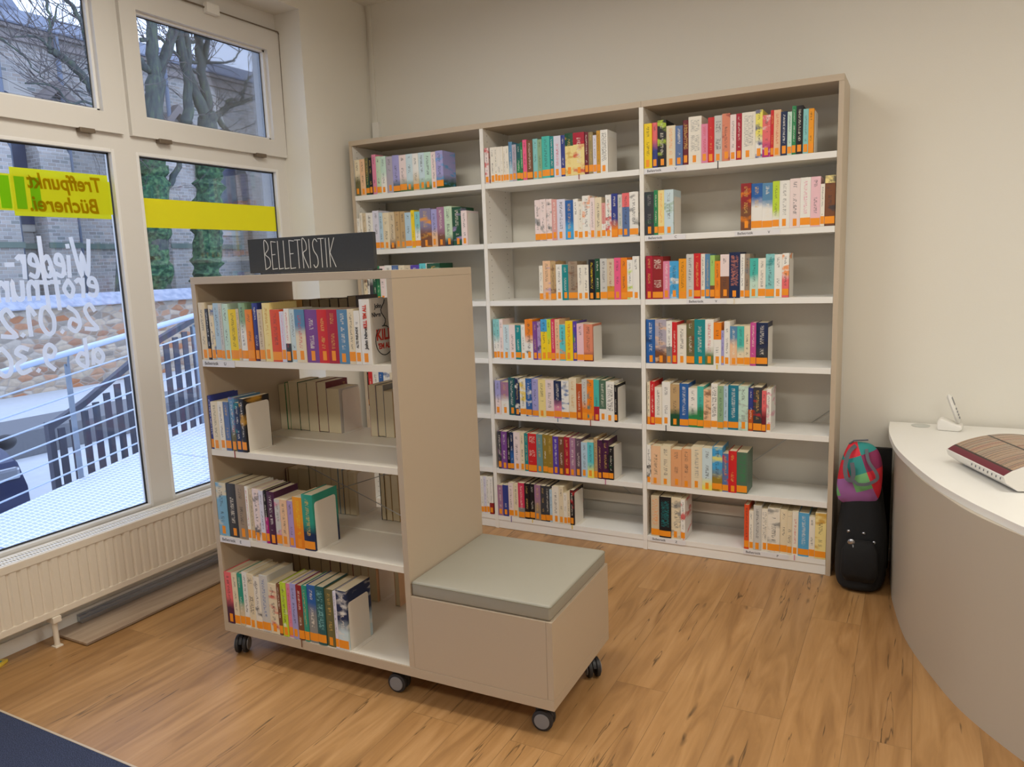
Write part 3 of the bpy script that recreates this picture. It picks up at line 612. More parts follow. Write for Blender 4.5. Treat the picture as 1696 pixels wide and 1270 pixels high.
ROWS = [
('1.1', 21, """38 208 cream>olive@.5
38 209 peach
27 214 olive>dark_green@.5
27 211 black
29 227 pink
33 214 pale_green
39 211 mint>white@.5
47 206 grey_lilac
48 208 lavender>dark_green@.22
49 205 rose_white>moss@.25
45 206 ice_blue>moss@.2
40 205 white>beige@.4
41 206 ice_blue>sage@.25
47 204 mint>moss@.2
31 201 rose_white
48 204 lavender>dark_green@.25 xsky"""),
('1.2', 10, """22 191 white
22 223 ivory
29 217 beige
50 219 white
45 228 lavender_white
27 214 pale_blue
47 212 cream
40 213 beige>brown@.2
36 213 tan
38 212 tan
44 203 pale_blue
24 214 yellow
38 204 pale_teal>white@.5
76 218 violet_grey>brown@.45 xamber
42 210 lavender>peach@.4
49 219 mauve>brown@.35
51 220 pale_green>charcoal@.2
61 212 dark_green xlilac
38 189 rose_white
72 178 END"""),
('1.3', 33, """27 216 cream xbrown
17 218 white xblack
28 217 white>charcoal@.6
27 216 dark_green
27 218 green xdark_green
38 217 rose_white
53 220 white
46 218 slate_blue
46 217 cream
45 216 beige
62 216 violet xwhite
44 223 aqua
10 224 white
91 221 dark_green xsage"""),
('1.5', -6, """28 213 black
31 217 red
48 218 white
34 220 blue xwhite
51 221 white xslate_blue
50 223 cream"""),
('1.7', 779, """24 222 white tgrey
17 224 white tgrey
18 225 lavender_white
21 225 white tgrey
25 226 white/dark_red@.3 tgrey"""),
('2.1', 919, """24 187 rose_white xred
10 0 GAP
27 187 ivory
15 187 ivory
22 186 ivory
14 186 ivory
15 185 ivory
21 185 ivory
21 204 steel_blue>pale_blue@.4
25 188 grey_lilac
24 191 dark_teal>green@.5
15 195 green xdark_green
23 206 hot_pink
34 200 brown
30 205 pale_teal
25 199 sage
45 211 turquoise
24 207 teal
40 206 lavender_white tred
23 206 indigo
46 212 dark_green/yellow_cream@.7 xochre
62 210 crimson/yellow_cream@.72 xred rdark_red
22 207 maroon
25 204 khaki
19 187 lavender_white
20 207 ochre
39 208 white w tblack
55 177 END"""),
('2.2', 1210, """33 214 rose_white xgrey
35 216 rose_white xgrey
33 215 rose_white xgrey
30 211 dusty_pink twhite
48 209 lavender_white
45 200 blue>sky@.4
28 205 white
23 191 ivory
43 217 white xorange
26 204 rose_white
37 204 cream
21 174 dusty_pink/white@.4 tred
32 212 white xred
33 216 indigo>orange@.3
25 209 pale_grey tgreen
37 214 coral_pink/slate_blue@.68
46 217 white xgrey"""),
('3.1', 1820, """39 211 yellow tblack
28 212 coral_pink>indigo@.5
43 219 black xlime
45 189 cream torange
36 184 slate_blue
27 206 maroon w
62 218 ivory w tgrey
31 178 pink tred
29 204 red
37 209 pale_grey w rblack
36 213 salmon xdark_red
28 205 rose_white
26 206 crimson twhite
61 207 ivory w tgrey
31 212 lemon>white@.4 xindigo
35 185 coral_pink>magenta@.3 xwhite
14 203 red
30 202 peach tred
29 191 navy twhite
19 187 mint
18 210 green twhite
29 208 black
23 191 pale_teal
22 190 amber tblack
14 184 END"""),
('3.2', 1819, """47 210 charcoal tgrey xdark_green
21 216 green
31 214 yellow_cream torange
46 214 ice_blue xsage
37 181 END"""),
('3.2b', 2285, """47 214 dark_red>brown@.5 xorange
50 210 blue>white@.6
46 208 steel_blue>white@.55
30 213 lime>white@.3
45 213 white tgrey
45 218 rose_white
44 219 white tpink
41 219 light_pink
18 185 ivory
43 220 yellow_cream/brown@.85 xcharcoal"""),
('3.3', 1822, """34 215 crimson
54 210 dark_red w
34 186 pink twhite
45 185 sky xwhite
38 195 amber tblack
37 216 pale_grey
33 218 red
21 215 ivory
25 213 steel_blue
22 206 light_green/brown@.3
27 178 orange
42 208 rose_white/brown@.5
51 216 navy tsalmon w rcream
21 207 white
24 206 taupe xgrey
38 185 turquoise>mint@.5
34 184 ivory
39 202 pale_teal xteal
34 199 white
30 203 white>coral_pink@.5 xorange
35 178 END"""),
('3.4', 1821, """46 222 blue xnavy twhite
58 222 grey_lilac>brown@.35 xpeach
30 214 white/grey@.4
25 209 red
47 194 ivory
40 219 olive xbrown
53 222 teal
41 222 white>moss@.3 tred
37 207 orange/white@.6 ryellow
14 169 lavender
28 213 white
34 190 steel_blue>peach@.6
33 190 turquoise>cream@.4
28 192 cream
27 207 magenta_pink
53 207 navy>charcoal@.4 xblack
23 186 END"""),
('2.3', 1227, """22 186 ivory
45 210 peach xlilac
30 206 tan xbrown
37 189 white
36 186 teal
53 202 taupe xbrown
32 183 ivory
31 182 ivory
35 208 black tyellow
29 211 dark_green
38 211 pale_grey
39 208 beige/ochre@.33 tdark_red
35 212 hot_pink
34 211 orange
29 199 white xlime
35 216 white"""),
('2.4', 926, """20 222 pale_teal>white@.5
22 222 pale_teal>white@.5
23 222 rose_white
39 192 ice_blue
38 193 rose_white
34 190 teal
26 193 white
48 222 orange>white@.5 xblack
29 210 purple
19 208 lilac xnavy
38 222 sky/yellow@.7
24 222 lime>yellow@.5
23 223 raspberry
28 222 peach tbrown
34 194 aqua xorange
43 213 yellow tred
24 211 violet xgreen
39 200 light_pink
51 197 salmon>maroon@.2
53 186 END"""),
('2.5', 926, """35 197 lavender>rose_white@.5
49 187 mauve>white@.5
43 214 dark_teal
30 216 navy xwhite
38 211 white xyellow
36 215 blue xwhite
40 212 lavender
46 210 yellow_cream
50 210 rose_white
46 207 navy>pink@.4 rsteel_blue
44 211 white xblue
44 225 cream tochre
32 197 rust
30 221 pale_grey>orange@.4
38 221 orange xteal rdark_red
31 222 turquoise/crimson@.35
39 221 dark_sage/white@.3
46 215 white w tblack
16 199 black
40 206 END"""),
('2.6', 929, """22 222 charcoal xmauve
37 220 purple
20 218 black
23 219 navy>blue@.5
41 222 rose_white
27 220 cream
24 218 teal
53 220 red w
38 220 grey_teal
30 220 olive_gold
33 219 olive_gold
35 215 violet
33 216 brown
34 216 crimson
34 214 mauve
34 213 dark_mauve
37 195 pale_blue
36 198 aqua>lemon@.3
22 224 tan
27 214 plum
37 217 plum xblack rmagenta
26 184 black xdark_green
51 195 END"""),
('2.7', 911, """38 182 mauve
36 186 indigo
32 202 rose_white rviolet
33 197 cream
40 209 raspberry/grey@.3
32 209 black
32 208 black ryellow
38 207 mauve>taupe@.5
30 207 charcoal
27 207 charcoal
16 191 pale_blue
41 211 ivory
28 214 cream
22 180 ivory
18 190 cream
23 201 black xred ryellow
54 209 END"""),
('3.5', 1822, """16 221 cream>orange@.15
25 225 red
37 197 ivory
44 225 white rblack
47 215 tan>dark_green@.35
46 220 blue twhite
45 200 white>green@.4
31 210 turquoise>green@.5
37 196 peach xbrown
32 226 white w tblack
29 216 sage
22 217 pale_blue
50 221 teal_blue twhite
46 220 mint xgrey
24 212 indigo/rust@.5
40 217 charcoal xred
20 202 coral_pink>maroon@.5
22 211 white xpink"""),
('3.6', 1818, """22 211 white xblack
51 207 peach
54 211 cream
56 197 apricot
50 204 apricot
56 219 cream tgrey
50 217 ice_blue>lemon@.2
50 226 sky>olive_gold@.4 xlemon
30 196 slate_blue xred
40 212 red
51 209 dark_sage tgreen w"""),
('3.7', 1837, """45 220 beige w torange
63 221 black tteal w
52 223 cream xgrey
22 218 white xred"""),
('3.7b', 2316, """24 228 red_orange
21 200 ivory
38 230 pale_grey
29 216 ivory w tgrey
58 226 ivory xgrey
34 223 cream
22 217 cream w
28 220 ivory tred rpink
49 217 sky_blue twhite
27 204 ivory
51 226 yellow_cream xochre"""),
('m.1', 26, """34 216 cream
17 192 charcoal>black@.8 twhite
25 206 cream xblue
29 213 pale_blue
17 212 pale_grey
30 210 mint
41 189 yellow tblack
14 191 beige
31 212 sage>white@.6
33 188 orange
26 211 indigo>plum@.3
25 188 beige tbrown
37 211 yellow_cream tochre
44 187 red_orange
21 180 lavender_white tpink
21 190 white/charcoal@.35 tred
27 187 ice_blue
44 187 steel_blue>cream@.6 tred
55 186 purple
45 186 red
45 186 crimson
44 185 steel_blue
27 187 cream
24 181 white KAF
43 219 white KILL"""),
('m.2', 19, """23 210 indigo twhite
37 188 cream tolive
26 190 ivory tblack
28 190 slate_blue
31 208 steel_blue>olive@.4 xred rdark_red
27 190 navy xteal
24 206 black xochre
3 204 END"""),
('m.3', 23, """53 216 light_blue xcream
54 217 charcoal
48 219 taupe
17 215 white tred
21 205 beige
34 210 rose_white xcharcoal
22 206 lavender_white
17 208 black/magenta@.5
37 206 plum twhite
27 181 pale_grey xpink
33 182 peach
28 180 lilac
46 198 amber>orange@.5 tyellow
51 213 sea_green>navy@.4
2 206 END"""),
('m.4', 21, """42 216 coral_pink>plum@.4
29 216 cream
26 220 sea_green>beige@.4
27 230 white tblack
33 227 cream w
33 220 ivory xcharcoal
42 233 pale_grey tblue
44 204 cream xred
19 209 brown
29 218 lime xwhite
21 217 pink tred
29 221 lavender tnavy
29 220 dark_red>brown@.5 rbrown
24 223 sea_green
42 229 blue>grey@.6
40 231 dark_teal tpale_teal w
43 225 olive
15 224 lavender_white
46 231 navy>ice_blue@.4 xwhite
2 231 END"""),
('b.1', 31, """72 199 ochre
91 0 GAP
41 203 khaki
48 204 brown
54 204 khaki
46 206 charcoal
46 206 brown
45 215 charcoal"""),
('b.2', -50, """58 187 tan
53 194 charcoal
21 204 green
49 210 cream
52 207 dark_green
51 214 cream
53 213 maroon
66 187 pale_grey
3 193 END
147 0 GAP
35 210 dark_red
39 211 grey
42 188 tan"""),
('b.3', -32, """71 172 maroon
56 177 tan
61 182 cream
40 198 olive
33 195 cream
46 204 beige
39 203 beige
26 205 steel_blue
26 192 tan
35 189 cream
3 191 END
125 0 GAP
24 204 black
30 191 tan
36 194 tan"""),
('b.4', 7, """55 130 brown
54 133 tan
70 137 black
49 140 beige
55 142 maroon
42 144 charcoal
25 144 cream
44 144 dark_red
37 145 cream
43 145 peach
2 149 END
88 0 GAP
24 144 peach"""),
]

SHELF = ['top', 'second', 'third', 'fourth', 'fifth', 'sixth', 'bottom']
def lum(h): c = hx(h); return .3 * c[0] + .6 * c[1] + .1 * c[2]
def arc(x, W, bulge): q = 2 * x / W - 1; return -bulge * (1 - q * q)
def book_mesh(bm, W, D, H, bulge, hard, at_, lay, org=(0, 0, 0), flip=False):
    """cover of a book standing upright, spine at y = 0; uv: u across the spine, v up"""
    uvl = bm.loops.layers.uv.get('UVMap') or bm.loops.layers.uv.new('UVMap'); ox, oy, oz = org; n = 4; t = .0022 if hard else .0009
    ys = .0015
    xs = [W * k / n for k in range(n + 1)]
    outer = [(W, D)] + [(x, arc(x, W, bulge) + bulge) for x in reversed(xs)] + [(0, D)]
    inner = [(t, D)] + [(t, t + bulge), (W - t, t + bulge)] + [(W - t, D)]
    def V(p, z):
        x, y = p
        if flip: x, y = W - x, D - y
        return bm.verts.new((ox + x, oy + y, oz + z))
    ob = [V(p, 0) for p in outer]; ot = [V(p, H) for p in outer]; ib = [V(p, 0) for p in inner]; it = [V(p, H) for p in inner]
    fs = []
    def F(vs, uvs):
        try: f = bm.faces.new(vs)
        except ValueError: return
        for l, uv in zip(f.loops, uvs): l[uvl].uv = uv
        for l in f.loops:
            for k, v in at_.items(): l[lay[k]] = v
        fs.append(f)
    m_ = len(outer)
    for i in range(m_ - 1):
        (xa, ya), (xb, yb) = outer[i], outer[i + 1]
        ua = xa / W if ya < D - 1e-6 else 3.; ub = xb / W if yb < D - 1e-6 else 3.
        F((ob[i], ob[i + 1], ot[i + 1], ot[i]), [(ua, 0), (ub, 0), (ub, 1), (ua, 1)])
    F((ib[0], it[0], it[1], ib[1]), [(3, 0), (3, 1), (3, 1), (3, 0)]); F((ib[1], it[1], it[2], ib[2]), [(3, 0), (3, 1), (3, 1), (3, 0)]); F((ib[2], it[2], it[3], ib[3]), [(3, 0), (3, 1), (3, 1), (3, 0)])
    # top and bottom rims
    for (A, B, v) in ((ot, it, 1), (ob, ib, 0)):
        F((A[0], A[1], B[2], B[3]), [(3, v)] * 4); F(tuple(A[1:-1]) + (B[1], B[2]), [(3, v)] * (len(A) - 2 + 2)); F((A[-2], A[-1], B[0], B[1]), [(3, v)] * 4)
    F((ob[0], ot[0], it[3], ib[3]), [(3, 0), (3, 1), (3, 1), (3, 0)]); F((ob[-1], ot[-1], it[0], ib[0]), [(3, 0), (3, 1), (3, 1), (3, 0)])
    bmesh.ops.recalc_face_normals(bm, faces=fs)
LAYN = ('c1', 'c2', 'c3', 'c4', 'pp', 'qq')
def layers(bm): return {k: bm.loops.layers.float_color.new(k) for k in LAYN}
def spec(s):
    """'cream>olive@.5 xblue tred w' -> colours and pattern of one cover"""
    tk = s.split(); c = tk[0]; split, soft = -1., 0.
    if '@' in c: c, sp = c.split('@'); split = float(sp)
    if '>' in c: c1, c2 = c.split('>'); soft = .22
    elif '/' in c: c1, c2 = c.split('/'); soft = .0
    else: c1 = c2 = c
    d = dict(c1=c1, c2=c2, c3=c1, art=0., tw=.17, tall=.7, rib=None, red=None, special=None)
    dark = lum(PAL[c1]) < .28
    d['c4'] = 'F0E8D8' if dark else '3A3A40'
    for q in tk[1:]:
        if q == 'w': d['tw'] = .33
        elif q in ('KILL', 'KAF'): d['special'] = q; d['tall'] = 0.
        elif q[0] == 'x': d['c3'] = q[1:]; d['art'] = 1.
        elif q[0] == 't': d['c4'] = PAL[q[1:]]; d['tall'] = 1.
        elif q[0] == 'r': d['rib'] = q[1:]
    if dark and d['c4'] == 'F0E8D8' and R_.random() < .3: d['c4'] = 'E0B860'
    d['split'] = split; d['soft'] = soft; return d
def attrs(d):
    return dict(c1=hx(PAL[d['c1']]), c2=hx(PAL[d['c2']]), c3=hx(PAL[d['c3']]), c4=hx(d['c4']), pp=(max(d['split'], -1.) if d['split'] >= 0 else -1., d['soft'] if d['split'] >= 0 else 0., d['art'], 1),
                qq=(d['tw'], d['tall'], R_.random(), 1))
def attrs_fix(a):
    return a
def sticker_mesh(b, W, bulge, sw, sh, sz, org=(0, 0, 0), xc=None):
    xc = W / 2 if xc is None else xc; n = 3; e = .0005
    xs = [xc - sw / 2 + sw * k / n for k in range(n + 1)]; fr = [(x, arc(x, W, bulge) + bulge - e) for x in xs]
    poly = fr + [(xs[-1], bulge + .0006), (xs[0], bulge + .0006)] if False else fr + [(x, y + .0004) for x, y in reversed(fr)]
    b.prism([(org[0] + p[0], org[1] + p[1]) for p in poly], org[2] + sz, org[2] + sz + sh, 2)
def ribbon(b, x, z0, ln):
    b.box(x - .002, x + .002, -.0045, -.0038, -ln, .003); b.box(x - .002, x + .002, -.0045, .004, .0005, .0012)
def words_(c): return c.replace('_', ' ')
NUM = ['', 'leftmost', 'second', 'third', 'fourth', 'fifth', 'sixth', 'seventh', 'eighth', 'ninth', 'tenth']
stuff_cov = bmesh.new(); stuff_lay = layers(stuff_cov); stuff_pages = MB(); stuff_st = MB(); SEEN = {}
BOOKS = []
def place_row(key, S, rows):
    mobile = key[0] in 'mb'; back = key[0] == 'b'; lev = int(key[2]) - 1
    if mobile: z = [S1, S2, S3, ZB + .002][lev]
    else: z = ZS[lev]
    stuff = key in ('1.1', '1.2', '1.3', '1.5', '1.7', 'b.1', 'b.3', 'b.4')
    items = []; x = S / 1000
    for ln in rows.strip().split('\n'):
        w, h, s = ln.split(' ', 2); items.append((int(w) / 1000, int(h) / 1000, s))
    xmin = {'1': T / 2 + .001, '2': WB + T / 2 + .001, '3': 2 * WB + T / 2 + .001}.get(key[0], T + .001)
    xmax = {'1': WB - T / 2 - .001, '2': 2 * WB - T / 2 - .001, '3': 3 * WB - T / 2 - .001}.get(key[0], L1 - T - .001)
    names = []
    real = [(i, it) for i, it in enumerate(items) if it[2] not in ('GAP', 'END')]
    for i, (w, h, s) in enumerate(items):
        x0 = x; x += w
        if s == 'GAP': continue
        if s == 'END':
            hh = min(max(h, .165), .185) if not back else .18
            y0 = .010 if not back else .40
            r = empty('bookend', (0, 0, 0)); r.location = (x0 + .001, y0, z) if not mobile else (0, 0, 0)
            if mobile:
                v = Matrix.Translation((MO[0], MO[1], 0)) @ Matrix.Rotation(MT, 4, 'Z') @ Vector((x0 + .001, y0, z)); r.location = v; r.rotation_euler.z = MT
            n = 6; q = .012; dd = .118; pr_ = [(0, .0002), (dd, .0002)] + [(dd - q + q * math.cos(a), hh - q + q * math.sin(a)) for a in [math.pi / 2 * k / n for k in range(n + 1)]] + [(q - q * math.sin(a), hh - q + q * math.cos(a)) for a in [math.pi / 2 * k / n for k in range(n + 1)]]
            MB().prism(pr_, 0, .0012, 0).done('upright_plate', M['plate'], r)
            MB().box(.0013, .022, .004, dd - .004, .0002, .0012).done('foot_plate', M['plate'], r)
            prevc = words_(items[i - 1][2].split()[0].split('@')[0].split('>')[0].split('/')[0])
            where = ('%s shelf of the %s' % (SHELF[lev] if lev < 3 else 'bottom', 'wheeled bookcase' + (', far side' if back else ''))) if mobile else '%s shelf of the %s bay' % (SHELF[lev], ['left', 'middle', 'right'][int(key[0]) - 1])
            tag(r, 'white metal bookend beside the %s book, %s' % (prevc, where), 'bookend', 'white metal bookends'); continue
        if x0 < xmin: x0 = xmin
        x1 = min(x, xmax); W = x1 - x0 - .0005
        if W < .006: continue
        d = spec(s); H = min(max(h, .165), .232); 
        if back: H = {1: .20, 2: .2, 3: .19, 4: .2}[lev + 1] if not (.17 < h < .225) else h
        D = (.125 + (H - .18) * .45 + R_.uniform(-.004, .004)); hard = H > .203 and R_.random() < .7
        bulge = .0006 if not hard else .0022
        D = min(max(D, .118), .146); inset = 0. if R_.random() < .7 else R_.uniform(.001, .004)
        lift = .0005
        a_ = attrs(d)
        sw = min(.0165, W - .002) if R_.random() < .62 else W - .0012
        sh = R_.choice((.030, .032, .034)); sz_ = R_.choice((.006, .008, .010)); sxc = W / 2 + (R_.uniform(-.12, .12) * (W - sw))
        if stuff:
            bm = stuff_cov; 
            if mobile:
                tb = bmesh.new(); lay = layers(tb); book_mesh(tb, W, D, H, bulge, hard, a_, lay)
                Mx = Matrix.Translation((MO[0], MO[1], 0)) @ Matrix.Rotation(MT, 4, 'Z') @ Matrix.Translation((x0 + W, .385 + D, z + lift)) @ Matrix.Rotation(math.pi, 4, 'Z')
                bmesh.ops.transform(tb, matrix=Mx, verts=tb.verts); me = bpy.data.meshes.new('t'); tb.to_mesh(me); tb.free(); stuff_cov.from_mesh(me); bpy.data.meshes.remove(me)
                pb_ = bmesh.new(); bmesh.ops.create_cube(pb_, size=1)
                tt = .0023
                for v in pb_.verts: v.co = Vector((W / 2 + v.co.x * (W - 2 * tt), (D + .004) / 2 + v.co.y * (D - .006 - .002), H / 2 + v.co.z * (H - .004)))
                bmesh.ops.transform(pb_, matrix=Mx, verts=pb_.verts); stuff_pages.add(pb_)
            else:
                book_mesh(bm, W, D, H, bulge, hard, a_, stuff_lay, (x0, inset, z + lift))
                tt = .0023 if hard else .001
                stuff_pages.box(x0 + tt, x0 + W - tt, inset + .004, inset + D - .002, z + lift + (.003 if hard else .0004), z + lift + H - (.003 if hard else .0004))
                sticker_mesh(stuff_st, W, bulge, min(sw, W - .001), sh, sz_, (x0, inset, z + lift), sxc)
            continue
        r = empty('book')
        loc = Vector((x0, inset if not back else .385, z + lift))
        if mobile:
            Mx = Matrix.Translation((MO[0], MO[1], 0)) @ Matrix.Rotation(MT, 4, 'Z')
            if back: loc = Vector((x0 + W, .385 + D, z + lift))
            r.location = Mx @ loc; r.rotation_euler.z = MT + (math.pi if back else 0)
        else: r.location = loc
        bm = bmesh.new(); lay = layers(bm); book_mesh(bm, W, D, H, bulge, hard, a_, lay)
        me = bpy.data.meshes.new('cover'); bm.to_mesh(me); bm.free(); me.materials.append(M['cover']); o = bpy.data.objects.new('cover', me); COL.objects.link(o); o.parent = r
        tt = .0023 if hard else .001; zi = .003 if hard else .0004
        MB().box(tt, W - tt, .004 + bulge, D - (.002 if hard else .0003), zi, H - zi).done('page_block', M['pages'], r)
        if not back:
            b = MB(); sticker_mesh(b, W, bulge, min(sw, W - .001), sh, sz_, xc=sxc); b.done('spine_sticker', M['sticker'], r)
        if d['rib']: b = MB(); ribbon(b, W * .5, 0, R_.uniform(.018, .034)); b.done('bookmark_ribbon', mat('ribbon_' + d['rib'], PAL[d['rib']], .7), r)
        if d['special'] == 'KILL':
            up = basis((W * .68, -.0012, .052), (0, 0, 1), (-1, 0, 0))
            text('spine_lettering', 'John Niven', .0165, M['ink'], r, up, ext=.0003, bold=.0005)
            text('spine_lettering', "KILL 'EM ALL", .0195, M['redink'], r, basis((W * .70, -.0012, .122), (0, 0, 1), (-1, 0, 0)), ext=.0003, bold=.0008, sx=.72)
            sb = lambda y_, z_: basis((W + .0004, y_, z_), (0, 1, 0), (0, 0, 1))
            text('cover_lettering', 'John', .021, M['ink'], r, sb(.030, .187), ext=.0002, bold=.0006)
            text('cover_lettering', 'Niven', .021, M['ink'], r, sb(.012, .158), ext=.0002, bold=.0006)
            text('cover_lettering', 'KILL', .052, M['redink'], r, sb(.03, .078), ext=.0002, bold=.0015, sx=.9)
            text('cover_lettering', "'EM ALL", .026, M['redink'], r, sb(.038, .048), ext=.0002, bold=.001, sx=.9)
            MB().tube([(W + .0008, .075 + .05 * math.cos(a), .075 + .05 * math.sin(a)) for a in [2 * math.pi * k / 28 + 2.2 for k in range(27)]], .0016, 5).tube([(W + .0008, .075 + .012 * math.sin(k), .125 + .011 * k) for k in range(9)], .0016, 5).done('cover_drawing', M['ink'], r)
        if d['special'] == 'KAF': text('spine_lettering', 'ALTE FREUNDE', .013, M['ink'], r, basis((W * .62, -.0008, .055), (0, 0, 1), (-1, 0, 0)), ext=.0002, bold=.0003, sx=.8)
        BOOKS.append((r, key, d['c1'], d, W, H)); names.append((len(BOOKS) - 1))
    # labels of this row
    if stuff or not names: return
    if back: where = '%s shelf of the wheeled bookcase, far side' % ['top', 'second', 'third', 'bottom'][lev]
    elif mobile: where = '%s shelf of the wheeled bookcase' % ['top', 'second', 'third', 'bottom'][lev]
    else: where = '%s shelf, %s bay' % (SHELF[lev], ['left', 'middle', 'right'][int(key[0]) - 1])
    if key == '3.2b': where = 'right group, ' + where
    if key == '3.7b': where = 'right group, ' + where
    if key in ('3.2', '3.7'): where = 'left group, ' + where
    grp = 'books on the %s shelf%s' % ({'m': 'wheeled bookcase ', 'b': 'wheeled bookcase far '}.get(key[0], '') + (SHELF[lev] if not mobile or lev < 3 else 'bottom'), '' if mobile else ' of the %s bay' % ['left', 'middle', 'right'][int(key[0]) - 1])
    cs = [words_(BOOKS[i][2]) for i in names]
    for q, i in enumerate(names):
        r, _, c, d, W, H = BOOKS[i]; cw = cs[q]
        nm = cw
        if d['c2'] != d['c1'] and words_(d['c2']) != cw: nm = cw + ' and ' + words_(d['c2'])
        ob_ = 'book' if not back else 'book, pages outward,'
        sz = 'thick ' if W > .047 else 'thin ' if W < .02 else ''
        if d['special'] == 'KILL': lab = 'large white book with red and black title, right end, ' + where
        elif d['special'] == 'KAF': lab = 'white book titled in black, second from right end, ' + where
        else:
            L_ = cs[q - 1] if q else None; N_ = cs[q + 1] if q + 1 < len(cs) else None
            if q == 0: rel = 'at the left end'
            elif q == len(cs) - 1: rel = 'at the right end'
            elif L_ == cw or N_ == cw:
                a = q
                while a > 0 and cs[a - 1] == cw: a -= 1
                e_ = q
                while e_ + 1 < len(cs) and cs[e_ + 1] == cw: e_ += 1
                rel = '%s of %d adjacent %s books' % (['first', 'second', 'third', 'fourth', 'fifth', 'sixth', 'seventh'][q - a], e_ - a + 1, cw)
                sz = ''
                if (cw, 'run') in [(x_, 'run') for x_ in cs[:a]] and a > 0: rel += ' after ' + cs[a - 1]
                nm = words_(d['c2']) if False else cw
                lab = '%s book, %s, %s' % (nm, rel, where); rel = None
            else: rel = 'between the %s and %s ones' % (L_, N_)
            if rel: lab = '%s%s %s %s, %s' % (sz, nm, ob_, rel, where)
            if len(lab.split()) > 16: lab = lab.replace('between the ', 'between ').replace(' ones', '')
            if len(lab.split()) > 16: lab = lab.replace(sz + nm, cw, 1)
            if len(lab.split()) > 16: lab = lab.replace(' of the wheeled', ' of wheeled').replace('pages outward, ', '')
            if len(lab.split()) > 16: lab = lab.replace('right group, ', '').replace('left group, ', '')
        if lab in SEEN: print('DUP LABEL', lab)
        import re
        if len(re.findall(r'\w+', lab)) > 16: print('LONG', lab)
        SEEN[lab] = 1
        tag(r, lab, 'book', grp)
for k, S, rows in ROWS: place_row(k, S, rows)
me = bpy.data.meshes.new('shelved_books'); stuff_cov.to_mesh(me); stuff_cov.free(); me.materials.append(M['cover'])
so = bpy.data.objects.new('shelved_books', me); COL.objects.link(so)
tag(so, 'many small books in the left bay and facing away behind the wheeled bookcase', 'books', kind='stuff')
stuff_pages.done('page_blocks', M['pages'], so); stuff_st.done('spine_stickers', M['sticker'], so)
for ch in so.children: ch['kind'] = 'stuff'

# ---------------------------------------------------------------- counter
ZC = .71
top_curve = [(2.940, .287), (2.941, .12), (2.952, -.037), (2.992, -.315), (3.097, -.69), (3.198, -.926), (3.286, -1.082), (3.335, -1.161), (3.50, -1.40), (3.75, -1.68), (4.1, -1.98), (4.6, -2.27), (5.3, -2.5)]
foot_curve = [(2.968, .287), (2.968, .12), (2.978, -.044), (2.992, -.209), (3.046, -.539), (3.145, -.832), (3.229, -1.016), (3.369, -1.212), (3.56, -1.43), (3.80, -1.66), (4.15, -1.93), (4.65, -2.2), (5.3, -2.42)]
ctr = empty('service_counter', (3.6, -.4, 0), label='curved grey-fronted service counter with a white top at the right edge', cat='counter')
tc_ = [tuple(p)[:2] for p in smooth_path([(a, b, 0) for a, b in top_curve], 6)]; fc = [tuple(p)[:2] for p in smooth_path([(a, b, 0) for a, b in foot_curve], 6)]
local(MB().prism(tc_ + [(5.3, .287)], ZC - .025, ZC, 2).done('counter_top', M['white'], smooth='auto'), ctr)
eb = []; 
off = [(p[0] + .02, p[1]) for p in fc]
local(MB().prism(fc + list(reversed([(x + .018, y + .01) for x, y in fc])), 0, ZC - .0255, 2).done('front_panel', mat('grey_counter_laminate', 'BEB3A2', .4), smooth='auto'), ctr)
local(MB().box(2.988, 5.2, .262, .28, 0, ZC - .0255).done('back_panel', M['beige']), ctr)
g = PX(1525, 705, 2, ZC)
local(MB().lathe([(.0, 0), (.038, 0), (.040, .0015), (.036, .003), (0, .003)], 28, Matrix.Translation((g.x, g.y, ZC + .0002))).done('cable_grommet', mat('light_grey_plastic', 'C9CBC6', .5), smooth='auto'), ctr)

# cordless phone
ph = PX(1574, 712, 2, ZC)
pc = empty('phone_cradle', (ph.x, ph.y, ZC), -.15, label='white charging cradle on the counter, holding a cordless phone', cat='phone cradle')
b = MB(); b.prism([(-.048, .0005), (.035, .0005), (.050, .012), (.046, .028), (.018, .034), (-.012, .046), (-.038, .055), (-.050, .046), (-.052, .02)], -.034, .034, 1)
bmesh.ops.bevel(b.bm, geom=b.bm.edges[:], offset=.006, segments=3, profile=.5, affect='EDGES'); b.done('base', M['whitep'], pc, True)
hs = empty('cordless_phone', (ph.x, ph.y, ZC), -.15, label='white cordless telephone handset standing in its cradle on the counter', cat='telephone')
mm = Matrix.Translation((.034, 0, .034)) @ Matrix.Rotation(-.36, 4, 'Y')
b = bmesh.new(); bmesh.ops.create_cube(b, size=1)
for v in b.verts: v.co = Vector((v.co.x * .018, v.co.y * .045, .003 + (v.co.z + .5) * .135))
bmesh.ops.bevel(b, geom=b.edges[:], offset=.006, segments=3, affect='EDGES'); o = MB().add(b).done('handset', M['whitep'], hs, True); o.matrix_local = mm
o = MB().box(.0085, .0098, -.015, .015, .085, .122, .001).done('display', M['greyp'], hs); o.matrix_local = mm
for rr in range(4):
    for cc in range(3): o = MB().box(.0085, .0100, -.0145 + cc * .0105, -.0065 + cc * .0105, .02 + rr * .014, .029 + rr * .014, .001).done('key', M['greyp'], hs); o.matrix_local = mm

